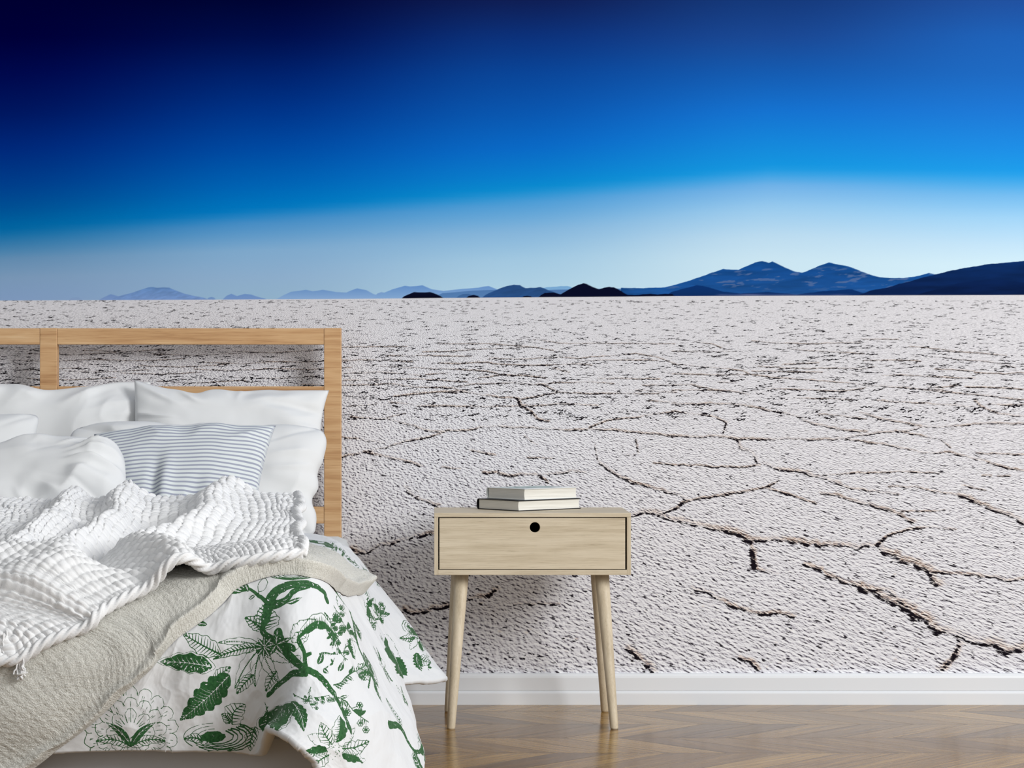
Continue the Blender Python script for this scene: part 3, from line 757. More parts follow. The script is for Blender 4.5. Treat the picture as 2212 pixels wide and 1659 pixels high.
def uv_at(px, py, off=0.0):
    """sheet coordinates under a photo pixel (nearest layer in front)"""
    if off:
        q = SHEET + SHEETN * off; dd = q[..., 1] + DW
        X, Y = VX + q[..., 0] * F / dd, VY - (q[..., 2] - H) * F / dd
    else: X, Y, dd = SPX, SPY, _dep
    r2 = (X - px) ** 2 + (Y - py) ** 2
    r2 = np.where(_tm[:, None], r2, r2 + (0 if off else 1e9))
    best = r2.min()
    c = np.where(r2 <= best + 30, r2 * .02 + dd * 50, 1e18)
    j, i = np.unravel_index(np.argmin(c), c.shape)
    # refine linearly around the hit
    if 0 < i < X.shape[1] - 1 and 0 < j < X.shape[0] - 1:
        A = np.array([[X[j, i + 1] - X[j, i - 1], X[j + 1, i] - X[j - 1, i]], [Y[j, i + 1] - Y[j, i - 1], Y[j + 1, i] - Y[j - 1, i]]]) / 2
        try:
            w = np.linalg.solve(A, np.array([px - X[j, i], py - Y[j, i]]))
            w = np.clip(w, -1.5, 1.5)
        except np.linalg.LinAlgError: w = (0, 0)
        return _cs[i] + w[0] * .006, _ct[j] + w[1] * .006
    return _cs[i], _ct[j]


def sheet_sample(s, t):
    """bilinear position and normal of the coarse sheet at 2-D arrays s, t"""
    fi = np.clip((s - _cs[0]) / .006, 0, len(_cs) - 1.001); fj = np.clip((t - _ct[0]) / .006, 0, len(_ct) - 1.001)
    i = fi.astype(int); j = fj.astype(int); a = (fi - i)[..., None]; b = (fj - j)[..., None]
    out = []
    for A in (SHEET, SHEETN):
        out.append((A[j, i] * (1 - a) + A[j, i + 1] * a) * (1 - b) + (A[j + 1, i] * (1 - a) + A[j + 1, i + 1] * a) * b)
    out[1] /= np.linalg.norm(out[1], axis=-1, keepdims=True)
    return out


# ---------------------------------------------------------------- botanical print, drawn in sheet coordinates
class Print:
    RES = .0008

    def __init__(self):
        self.s0, self.t0 = 0.0, -.05
        self.a = np.zeros((int(2.0 / self.RES), int(2.35 / self.RES)), np.float32)
        self.map = None          # maps drawing points to sheet metres

    def px(self, pts, dens=True):
        pts = np.asarray(pts, float)
        q = np.array([self.map(p) for p in pts]) if self.map else pts
        return (q - (self.s0, self.t0)) / self.RES

    def _win(self, q, pad):
        h, w = self.a.shape
        x0, x1 = max(0, int(q[:, 0].min() - pad)), min(w, int(q[:, 0].max() + pad) + 2)
        y0, y1 = max(0, int(q[:, 1].min() - pad)), min(h, int(q[:, 1].max() + pad) + 2)
        if x1 <= x0 or y1 <= y0 or (x1 - x0) * (y1 - y0) > 1.5e6: return None
        return x0, x1, y0, y1, np.arange(x0, x1)[None, :] + .5, np.arange(y0, y1)[:, None] + .5

    def poly(self, pts, val=1.0):
        q = self.px(pts); w = self._win(q, 1)
        if w is None: return
        x0, x1, y0, y1, X, Y = w
        ins = np.zeros((y1 - y0, x1 - x0), bool)
        for (ax, ay), (bx, by) in zip(q, np.roll(q, -1, 0)):
            if ay == by: continue
            cr = ((ay > Y) != (by > Y)) & (X < (bx - ax) * (Y - ay) / (by - ay) + ax)
            ins ^= cr
        sub = self.a[y0:y1, x0:x1]; sub[ins] = val

    def stroke(self, pts, w0, w1=None, val=1.0):
        """widths in millimetres"""
        w1 = w0 if w1 is None else w1
        q = self.px(pts); n = len(q)
        k = .00072 / self.RES
        for i in range(n - 1):
            a, b = q[i], q[i + 1]
            ra = (w0 + (w1 - w0) * i / (n - 1)) * k; rb = (w0 + (w1 - w0) * (i + 1) / (n - 1)) * k
            w = self._win(np.array([a, b]), max(ra, rb) + 1)
            if w is None: continue
            x0, x1, y0, y1, X, Y = w
            d = b - a; L2 = d @ d + 1e-9
            if L2 > 2500: continue
            t = np.clip(((X - a[0]) * d[0] + (Y - a[1]) * d[1]) / L2, 0, 1)
            dist = np.hypot(X - a[0] - t * d[0], Y - a[1] - t * d[1])
            cov = np.clip(ra + (rb - ra) * t - dist + .5, 0, 1)
            sub = self.a[y0:y1, x0:x1]
            if val > .5: np.maximum(sub, cov, out=sub)
            else: np.minimum(sub, 1 - cov, out=sub)

    # ---- motifs (points in drawing space, U = drawing units per step)
    def branch(self, pts, w0, w1, U=3.0, spots=True, seed=0):
        ln = smooth_line(pts, U)
        n = len(ln); r = np.random.RandomState(seed + 5)
        jit = (vnoise(np.arange(n) / 2.2, np.zeros(n) + seed, 3) - .5)
        d = np.gradient(ln, axis=0); d /= np.linalg.norm(d, axis=1, keepdims=True) + 1e-9
        nn = np.stack([-d[:, 1], d[:, 0]], 1)
        self.stroke(ln + nn * (jit * U * .8)[:, None], w0, w1)
        if spots and w0 > 6:
            for i in range(2, n - 3):
                if r.rand() < .55:
                    o = (r.rand() - .5) * w0 * .55 * U / 3.0 * .8
                    p = ln[i] + nn[i] * o
                    self.stroke([p, p + d[i] * U * r.uniform(.3, 1.1) + nn[i] * r.normal(0, .25) * U], r.uniform(.7, 1.5), .5, 0.0)

    def leaf(self, base, tip, hw, style='vein', bend=0.0, U=3.0, seed=0):
        base, tip = np.array(base, float), np.array(tip, float)
        ax = tip - base; L = np.linalg.norm(ax); ax /= L; nx = np.array([-ax[1], ax[0]])
        r = np.random.RandomState(seed)
        N = max(14, int(L / U))
        t = np.linspace(0, 1, N)
        mid = base + np.outer(t, ax) * L + np.outer(np.sin(math.pi * t) * bend, nx)
        prof = np.sin(math.pi * t ** .75) ** .85
        if style == 'oak': prof = prof * (.66 + .34 * np.abs(np.sin(t * math.pi * 6.5)) ** .6) + .05 * (r.rand(N) - .5)
        elif style != 'plain': prof = prof * (1 + .10 * np.sin(t * 26 + seed)) + .03 * (r.rand(N) - .5)
        prof[0] = prof[-1] = 0
        A = mid + nx * (prof * hw)[:, None]; B = mid - nx * (prof * hw * .92)[:, None]
        out = np.vstack([A, B[::-1]])
        if style in ('solid', 'oak', 'plain'):
            self.poly(out)
            self.stroke(mid[1:-1], 1.1, .7, 0.0)
            for k in range(2, N - 3, 2 if style == 'oak' else 3):
                for sg in (1, -1):
                    e = mid[min(k + 3, N - 1)] + nx * sg * prof[k] * hw * r.uniform(.5, .85)
                    if r.rand() < .8: self.stroke([mid[k], (mid[k] + e) / 2 + ax * U * .5, e], .8, .5, 0.0)
            if style == 'solid':
                for _ in range(int(L / U)):
                    k = r.randint(2, N - 2); p = mid[k] + nx * (r.rand() - .5) * 1.5 * prof[k] * hw
                    self.stroke([p, p + r.normal(0, U * .6, 2)], r.uniform(1, 2.4), .8, 0.0)
                sc = 1.12; c = (base + tip) / 2
                self.stroke((out - c) * sc + c, .8)
        elif style == 'half':
            self.poly(np.vstack([A, mid[::-1]]))
            for k in range(1, N - 2):
                e = mid[k] - nx * prof[k] * hw * r.uniform(.3, .8)
                self.stroke([mid[k], e], 1.6, .5)
            self.stroke(B, .9)
        elif style == 'bead':
            self.stroke(out, .9)
            for k in range(1, N - 1):
                p = mid[k]; self.stroke([p, p + nx * U * .35], 2.2, 1.6)
        elif style == 'outline':
            self.stroke(out, .9)
            for k in range(2, N - 2, 2):
                for sg in (1, -1):
                    a0 = mid[k] + nx * sg * prof[k] * hw * .95
                    self.stroke([a0, a0 - nx * sg * prof[k] * hw * r.uniform(.15, .5) - ax * U * .6], 1.2, .5)
        else:   # vein: broad dark wedges between the veins
            self.stroke(out, 1.0)
            self.stroke(mid, 2.4, 1.0)
            for k in range(1, N - 2, 2):
                for sg in (1, -1):
                    e = mid[min(k + 2, N - 1)] + nx * sg * prof[min(k + 1, N - 1)] * hw * .86
                    self.stroke([mid[k], (mid[k] + e) / 2, e], 3.0 if hw > 7 * U else 1.9, .8)

    def peony(self, c, R, U=3.0, seed=0, squash=.85):
        c = np.array(c, float); r = np.random.RandomState(seed)
        for ring, n in ((1.0, 15), (.72, 11), (.45, 8)):
            for k in range(n):
                th = math.pi * (1.0 + (k + .5) / n) if ring > .5 else 2 * math.pi * k / n
                th += math.pi * .35 * (2 * (k + .5) / n - 1) if ring > .5 else 0
                p = c + R * ring * np.array([math.cos(th), math.sin(th) * squash])
                pr = R * ring * 1.9 / n + R * .04
                a = np.linspace(th - 1.9, th + 1.9, 12)
                arc = p + pr * np.stack([np.cos(a), np.sin(a)], 1) * (1 + .12 * r.normal(size=(12, 1)) * .5)
                self.stroke(arc, 1.1, .9)
                for _ in range(3):
                    q = p + r.normal(0, pr * .35, 2)
                    self.stroke([q, q - np.array([math.cos(th), math.sin(th)]) * pr * r.uniform(.4, .9)], 1.3, .5)
        for k in range(9):
            th = math.pi * (1.08 + .84 * k / 8)
            q = c + R * .25 * np.array([math.cos(th), math.sin(th)])
            self.stroke([c + (0, R * .15), q, q + R * r.uniform(.15, .35) * np.array([math.cos(th), math.sin(th)])], 2.6, 1.0)
        for sg in (-1, 1):
            self.leaf(c + (0, R * .35), c + (sg * R * .62, R * -.25), R * .10, 'plain', -sg * R * .08, U, seed + 1)
            self.leaf(c + (0, R * .35), c + (sg * R * .85, R * .22), R * .13, 'vein', -sg * R * .1, U, seed + 2)

    def rose(self, c, R, U=3.0, seed=0, squash=.5):
        c = np.array(c, float); r = np.random.RandomState(seed)
        a = np.linspace(0, 2 * math.pi, 26)
        self.poly(c + R * .38 * np.stack([np.cos(a), np.sin(a) * squash], 1) * (1 + .06 * r.normal(size=(26, 1))) - (R * .1, 0))
        for k in range(6):
            rr = R * (.48 + .105 * k)
            aa = np.linspace(-1.1 + .2 * r.rand(), 2.2 + .3 * r.rand(), 18)
            self.stroke(c + (R * .03 * k, 0) + rr * np.stack([np.cos(aa), np.sin(aa) * squash], 1) * (1 + .02 * r.normal(size=(18, 1))), 2.4, 1.2)
            aa = np.linspace(2.4, 4.6, 14)
            if k % 2: self.stroke(c + rr * .95 * np.stack([np.cos(aa), np.sin(aa) * squash], 1), 1.6, .8)

    def striped(self, c, R, n=7, U=3.0, seed=0, th0=2.6, th1=6.9):
        c = np.array(c, float); r = np.random.RandomState(seed)
        for k in range(n):
            th = th0 + (th1 - th0) * k / (n - 1)
            tip = c + R * r.uniform(.85, 1.1) * np.array([math.cos(th), math.sin(th)])
            self.leaf(c + (tip - c) * .22, tip, R * .22, ('vein', 'half', 'outline')[k % 3], R * .05 * (-1) ** k, U, seed + k)
        for _ in range(40):
            p = c + r.normal(0, R * .13, 2); self.stroke([p, p + r.normal(0, U * .3, 2)], 1.2)

    def sprig(self, p, ang, L, U=3.0, seed=0, flowers=True):
        p = np.array(p, float); r = np.random.RandomState(seed)
        pts = [p]
        for k in range(5):
            ang += r.normal(0, .28); p = p + L / 5 * np.array([math.cos(ang), math.sin(ang)]); pts.append(p)
        ln = smooth_line(pts, U); self.stroke(ln, 2.0, 1.0)
        for k in range(1, len(ln) - 1, max(2, len(ln) // 9)):
            th = ang + r.choice((-1, 1)) * r.uniform(.6, 1.2)
            e = ln[k] + L * r.uniform(.13, .24) * np.array([math.cos(th), math.sin(th)])
            if flowers and r.rand() < .5:
                for q in range(6):
                    f = e + L * .055 * np.array([math.cos(q * 1.05), math.sin(q * 1.05)])
                    a = np.linspace(0, 5.5, 8); self.stroke(f + L * .03 * np.stack([np.cos(a), np.sin(a)], 1), 1.2, .9)
                self.stroke([ln[k], e], 1.0); self.stroke([e, e + (0, U * .4)], 3.0)
            else: self.leaf(ln[k], e, L * .045, r.choice(('plain', 'vein', 'plain')), 0, U, r.randint(99))


def draw_print():
    pr = Print()
    # generic repeats where the sheet is out of the photo's sight
    r = np.random.RandomState(3)
    def generic(s0, s1, t0, t1, n, seed):
        r = np.random.RandomState(seed)
        for k in range(n):
            c = np.array([r.uniform(s0, s1), r.uniform(t0, t1)]); a = r.uniform(0, 6.3); z = r.uniform(.8, 1.2)
            kind = k % 5
            def loc(p, c=c, a=a, z=z):
                x, y = np.asarray(p, float) * .00078 * z
                return c[0] + x * math.cos(a) - y * math.sin(a), c[1] + x * math.sin(a) + y * math.cos(a)
            pr.map = loc
            if kind == 0:
                pr.branch([(-150, 30), (-60, -10), (20, 20), (110, -20), (170, 10)], 11, 3, 4, True, k)
                for j, (b, t) in enumerate((((-60, -10), (-90, -90)), ((20, 20), (40, 100)), ((60, 5), (110, -80)), ((110, -20), (160, 60)))):
                    pr.leaf(b, t, 24, ('vein', 'solid', 'half', 'oak')[(j + k) % 4], 8, 4, k * 7 + j)
            elif kind == 1: pr.peony((0, 0), 66, 4, k)
            elif kind == 2: pr.sprig((-60, 0), 0, 130, 4, k)
            elif kind == 3: pr.striped((0, 0), 62, 6, 4, k, 0, 5.3)
            else: pr.rose((0, 0), 58, 4, k, .7)
    generic(.05, 1.0, .0, 1.85, 42, 1)
    generic(1.0, 1.7, .0, 1.25, 26, 2)
    generic(1.62, 1.86, .02, 1.05, 14, 5)
    generic(1.94, 2.22, .60, 1.38, 10, 8)
    # the part in sight, traced on the cloth
    cache = {}
    def loc(p):
        x, y = p[0] / 2.681, p[1] / 2.681 + 1040
        return uv_at(x, y)
    pr.map = loc
    U = 9.0
    pr.branch([(1540, 800), (1550, 740), (1580, 660), (1640, 615), (1720, 592), (1800, 596), (1860, 625), (1900, 690)], 15, 9, U, True, 1)
    pr.branch([(1575, 720), (1650, 690), (1690, 650), (1720, 625), (1790, 612)], 11, 5, U, True, 2)
    pr.branch([(1545, 705), (1490, 655), (1440, 628), (1340, 652)], 6, 3, U, False, 3)
    for b, t, w in (((1430, 625), (1370, 590), 16), ((1440, 640), (1410, 575), 14), ((1400, 640), (1330, 625), 12), ((1480, 660), (1430, 690), 10)):
        pr.leaf(b, t, w, 'plain', 0, U, 4)
    pr.stroke(smooth_line([(1500, 650), (1495, 600), (1530, 560), (1550, 585), (1530, 630), (1500, 640)], U), 1.2, .8)
    pr.branch([(1540, 800), (1515, 860), (1560, 900), (1620, 935), (1700, 965)], 8, 12, U, True, 5)
    pr.branch([(1610, 880), (1640, 960), (1700, 1030), (1770, 1085), (1850, 1130), (1920, 1210), (1975, 1300), (2010, 1380), (2030, 1440)], 17, 12, U, True, 6)
    pr.branch([(1735, 930), (1765, 1000), (1770, 1080)], 13, 12, U, True, 7)
    pr.branch([(1765, 1010), (1800, 995)], 7, 5, U, False, 7)
    pr.branch([(1770, 1112), (1690, 1118), (1610, 1180), (1555, 1235)], 15, 9, U, True, 8)
    pr.leaf((1525, 865), (1530, 715), 74, 'vein', 18, U, 1)
    pr.leaf((1520, 860), (1420, 790), 40, 'vein', 8, U, 11)
    pr.leaf((1275, 1000), (1060, 880), 58, 'vein', -6, U, 2)
    pr.leaf((1230, 1075), (925, 1045), 56, 'solid', 10, U, 3)
    pr.leaf((1330, 1120), (1040, 1385), 88, 'oak', -10, U, 4)
    pr.leaf((1200, 830), (1115, 822), 16, 'plain', 4, U, 5)
    pr.leaf((1720, 905), (1965, 920), 48, 'half', -105, U, 6)
    for t, w, st in (((1262, 935), 26, 'bead'), ((1235, 1030), 30, 'vein'), ((1360, 1200), 40, 'bead'), ((1480, 1190), 34, 'bead'), ((1620, 1170), 34, 'bead'), ((1680, 1050), 26, 'outline')):
        pr.leaf((1520, 955), t, w, st, 16, U, 7)
    for k in range(10):
        th = .4 + k * .62; c = np.array((1530, 960.)); pr.leaf(c + 12 * np.array([math.cos(th), math.sin(th)]), c + 66 * np.array([math.cos(th), math.sin(th)]), 12, 'plain', 0, U, k)
    for tp, w in (((1610, 850), 22), ((1690, 905), 18), ((1560, 1010), 16), ((1640, 1000), 16)): pr.leaf((1600, 945), tp, w, 'plain', 0, U, 61)
    pr.leaf((1780, 870), (1700, 985), 40, 'outline', 14, U, 62); pr.leaf((1740, 1010), (1690, 1080), 26, 'outline', 8, U, 63)
    pr.leaf((1690, 930), (1830, 800), 50, 'outline', -18, U, 23)
    pr.leaf((1240, 1140), (1335, 1075), 34, 'vein', 0, U, 12)
    pr.leaf((1470, 1120), (1370, 1230), 34, 'vein', 6, U, 13)
    pr.leaf((1600, 1100), (1540, 1215), 30, 'vein', 6, U, 14)
    pr.peony((757, 1452), 236, U, 31, .95)
    pr.rose((1255, 1478), 200, U, 33, .42)
    pr.leaf((1345, 1405), (1420, 1290), 62, 'vein', -30, U, 15)
    pr.leaf((1330, 1400), (1285, 1345), 30, 'vein', 10, U, 16)
    pr.leaf((1180, 1500), (1065, 1490), 26, 'vein', 10, U, 17)
    pr.leaf((1480, 1420), (1450, 1560), 40, 'vein', 10, U, 27)
    pr.leaf((1500, 1415), (1700, 1280), 62, 'solid', 20, U, 18)
    pr.leaf((1690, 1275), (1760, 1450), 46, 'oak', -20, U, 19)
    pr.leaf((1600, 1440), (1690, 1300), 40, 'vein', 0, U, 20)
    pr.sprig((1555, 1345), -1.9, 70, U, 21, False)
    pr.sprig((1740, 1260), .1, 170, U, 22); pr.sprig((1800, 1190), 1.5, 130, U, 24)
    pr.sprig((1880, 1090), -.9, 90, U, 25, False); pr.sprig((1930, 1180), -.35, 220, U, 26); pr.sprig((1960, 1250), .35, 230, U, 28)
    pr.sprig((1990, 1000), -1.3, 100, U, 29, False); pr.sprig((1935, 720), 1.1, 190, U, 41); pr.sprig((1890, 860), .9, 120, U, 42, False)
    pr.striped((1940, 1560), 200, 8, U, 35, 2.5, 6.6)
    pr.leaf((1660, 705), (1750, 672), 14, 'plain', 4, U, 43)
    a = np.linspace(0, 2 * math.pi, 40)
    for k, rr in enumerate((1.0, .82, .62, .4)):
        pr.stroke(np.array((1690, 545)) + rr * np.stack([130 * np.cos(a), 24 * np.sin(a)], 1), 1.6, 1.2)
    def loc2(p): return uv_at(p[0], p[1])
    pr.sprig((1880, 760), 1.0, 170, U, 44); pr.sprig((1930, 900), 1.1, 160, U, 45); pr.sprig((1850, 1000), -.5, 110, U, 46, False)
    pr.leaf((1960, 640), (2010, 760), 20, 'outline', 8, U, 47); pr.leaf((2030, 900), (2060, 1030), 18, 'half', 8, U, 48)
    pr.leaf((1840, 1060), (1870, 985), 18, 'plain', 4, U, 49); pr.leaf((1870, 1085), (1905, 1110), 14, 'plain', 4, U, 50)
    pr.leaf((1960, 1100), (1985, 1040), 16, 'plain', 4, U, 51); pr.sprig((1700, 1230), .6, 90, U, 52)
    pr.map = loc2
    V = 3.4
    # the far fold by the wall
    pr.leaf((765, 1240), (792, 1256), 4, 'oak', 2, V, 82)
    pr.leaf((795, 1272), (806, 1330), 8, 'vein', 4, V, 83)
    pr.leaf((812, 1290), (800, 1335), 10, 'half', 4, V, 84)
    pr.striped((818, 1325), 26, 6, V, 85, 0, 5.5)
    pr.striped((905, 1375), 38, 7, V, 86, .3, 5.8)
    pr.rose((895, 1350), 26, V, 87, .8)
    pr.leaf((835, 1370), (872, 1440), 11, 'half', 6, V, 88)
    pr.leaf((858, 1420), (880, 1460), 13, 'oak', 3, V, 89)
    pr.leaf((905, 1420), (935, 1430), 12, 'vein', 3, V, 90); pr.leaf((900, 1410), (912, 1450), 12, 'oak', 3, V, 91)
    pr.sprig((780, 1215), .7, 70, V, 92); pr.sprig((830, 1300), 1.0, 60, V, 93); pr.sprig((925, 1410), 1.0, 40, V, 94, False)
    pr.sprig((690, 1175), .3, 60, V, 95); pr.sprig((740, 1190), .8, 50, V, 96, False); pr.leaf((700, 1168), (725, 1180), 5, 'plain', 1, V, 97)
    pr.leaf((650, 1160), (690, 1166), 4, 'plain', 1, V, 98); pr.leaf((720, 1200), (750, 1225), 7, 'oak', 1, V, 99)
    # worn ink
    yy, xx = np.mgrid[0:pr.a.shape[0], 0:pr.a.shape[1]]
    wear = vnoise(xx / 3.3, yy / 3.3, 3) * .6 + vnoise(xx / 9.0, yy / 9.0, 5) * .4
    pr.a *= sstep(.10, .20, wear)
    return pr


def build_duvet():
    pr = draw_print()
    s = np.unique(np.r_[np.arange(0, 1.0, .02), np.arange(1.0, 2.2501, .0013), 2.25])
    t = np.unique(np.r_[np.arange(0, 1.30, .003), np.arange(1.30, 1.8501, .0013), 1.85])
    p = duvet_at(s, t)
    S, T = np.meshgrid(s, t)
    fi = np.clip((S - pr.s0) / pr.RES - .5, 0, pr.a.shape[1] - 1.01); fj = np.clip((T - pr.t0) / pr.RES - .5, 0, pr.a.shape[0] - 1.01)
    i = fi.astype(int); j = fj.astype(int); a = fi - i; b = fj - j
    ink = (pr.a[j, i] * (1 - a) + pr.a[j, i + 1] * a) * (1 - b) + (pr.a[j + 1, i] * (1 - a) + pr.a[j + 1, i + 1] * a) * b
    n = normals(p)
    if n[60, 300, 2] < 0: n = -n
    # hem rolls: the cloth turns in at its borders and comes back as the white lining
    def rolled(p, n, ink, axis, at_end):
        if axis == 1: p, n, ink = p.transpose(1, 0, 2), n.transpose(1, 0, 2), ink.T
        if not at_end: p, n, ink = p[::-1], n[::-1], ink[::-1]
        e = p[-1]; en = n[-1]; d = e - p[-4]; d /= np.linalg.norm(d, axis=1, keepdims=True) + 1e-9
        rows = [e + d * .004 - en * .003, e + d * .005 - en * .009, e + d * .001 - en * .015, e - d * .015 - en * .018, e - d * .06 - en * .020]
        p = np.concatenate([p, np.stack(rows)]); n = np.concatenate([n, np.repeat(en[None], 5, 0)]); ink = np.concatenate([ink, np.zeros((5, ink.shape[1]), ink.dtype)])
        if not at_end: p, n, ink = p[::-1], n[::-1], ink[::-1]
        if axis == 1: p, n, ink = p.transpose(1, 0, 2), n.transpose(1, 0, 2), ink.T
        return p, n, ink
    for ax, end in ((0, True), (1, True), (1, False)):
        p, n, ink = rolled(p, n, ink, ax, end)
    m = NT('toile_cotton', 0.9, 0.12)
    k = m.attr('ink').outputs['Fac']
    cloud = m.noise(m.obco(), 240, 2, 0.5)
    green = m.ramp(cloud, [(0.3, (34, 74, 40)), (0.6, (50, 96, 54))])
    m.color(m.mix(m.step(0.3, 0.6, k), rgba((217, 218, 219)), green))
    m.b.inputs['Sheen Weight'].default_value = 0.1
    m.bump(m.noise(m.obco(), 900, 2, 0.5), 0.12, 0.001)
    o = grid_obj('duvet', p, m.m, attrs={'ink': ink.astype(np.float32)})
    tag(o, 'white duvet printed with green flowers, leaves and branches, draped over the bed', 'duvet')


# ---------------------------------------------------------------- beige blanket and chunky throw
def tube_mesh(bm, path, radius, n=10, twist=0.0, lobes=0, lobe=0.0, cap=True):
    path = np.asarray(path); tg = np.gradient(path, axis=0); tg /= np.linalg.norm(tg, axis=1, keepdims=True) + 1e-9
    s = np.r_[0, np.cumsum(np.linalg.norm(np.diff(path, axis=0), axis=1))]
    u = np.cross(tg[0], (0.3, 0.2, 0.93)); u /= np.linalg.norm(u)
    prev = None
    for k in range(len(path)):
        u = u - tg[k] * (u @ tg[k]); u /= np.linalg.norm(u); v = np.cross(tg[k], u)
        ring = []
        rad = radius[k] if np.ndim(radius) else radius
        for i in range(n):
            th = 2 * math.pi * i / n
            r = rad * (1 + lobe * (abs(math.cos(lobes / 2 * th + twist * s[k])) - .6)) if lobes else rad
            ring.append(bm.verts.new(path[k] + r * (u * math.cos(th) + v * math.sin(th))))
        if prev:
            for i in range(n): bm.faces.new((prev[i], prev[(i + 1) % n], ring[(i + 1) % n], ring[i])).smooth = True
        elif cap: bm.faces.new(ring[::-1])
        prev = ring
    if cap: bm.faces.new(prev)


def build_blanket():
    off = .016
    E = [(795, 1270), (752, 1272), (716, 1258), (690, 1234), (627, 1230), (556, 1232), (507, 1258), (465, 1300), (400, 1355), (328, 1434), (257, 1506), (186, 1572), (123, 1618), (70, 1664)]
    uv = np.array([uv_at(x, y, off) for x, y in E])
    BL_UV.append(uv)
    for _ in range(1):
        uv[1:-1] = (uv[:-2] + 2 * uv[1:-1] + uv[2:]) / 4
    a = smooth_line(uv, .0022)
    ext = a[-1] + (a[-1] - a[-60]) / 59 * np.arange(1, 140)[:, None]      # runs on past the duvet's hem
    a = np.vstack([a, ext])
    b = np.arange(0, .58, .0022)
    dr = np.array((-.80, -.60)); dr /= np.linalg.norm(dr)
    # the short end leans back along the bed
    S = a[None, :, 0] + b[:, None] * dr[0]; T = a[None, :, 1] + b[:, None] * dr[1]
    S = np.maximum(S, .22); T = np.clip(T, .01, 2.15)
    p, n = sheet_sample(S, T)
    bb = b[:, None]; A = np.arange(len(a))[None, :] * .0022
    h = off + .010 * np.exp(-((bb - .012) / .014) ** 2) + .006 * (fbm(S * 7, T * 7, 31, 2) - .3)
    h = h * sstep(-.001, .012, bb) + .004
    tip = np.exp(-(A / .06) ** 2)
    h = h + .020 * tip * np.exp(-((bb - .03) / .03) ** 2)
    wv = (vnoise((S * .85 - T * .5) / .0036, (S * .5 + T * .85) / .0068, 41) - .5) * .0008 + (vnoise((S * .85 - T * .5) / .0023, (S * .5 + T * .85) / .0036, 42) - .5) * .0014
    rib = .0003 * np.sin((S * .85 - T * .5) / .0125 * 2 * math.pi)
    q = p + n * (h + wv + rib)[..., None]
    # turned-in border
    q = np.concatenate([(p[:1] + n[:1] * .002), q])
    m = NT('beige_woven_wool', 1.0, 0.05)
    co = m.obco(); nz = m.noise(co, 420, 3, 0.6)
    m.color(m.ramp(nz, [(0.3, (190, 188, 178)), (0.55, (214, 212, 204)), (0.75, (224, 222, 215))]))
    wv_ = m.attr('weave').outputs['Vector']
    h1 = m.noise(m.vmath('MULTIPLY', wv_, (420.0, 150.0, 1.0)), 1.0, 2.0, 0.5, 0.3); h2 = m.noise(m.vmath('MULTIPLY', wv_, (190.0, 480.0, 1.0)), 1.0, 2.0, 0.5, 0.3)
    m.bump(m.math('ADD', m.math('MAXIMUM', h1, h2), m.math('MULTIPLY', nz, 0.4)), 0.75, 0.004); m.b.inputs['Sheen Weight'].default_value = 0.2
    wa = np.stack([S * .85 - T * .5, S * .5 + T * .85, S * 0], -1)
    o = grid_obj('blanket', q, m.m, attrs={'weave': np.concatenate([wa[:1], wa])})
    tag(o, 'beige woven wool blanket laid diagonally over the foot of the duvet', 'blanket')


BL_UV = []


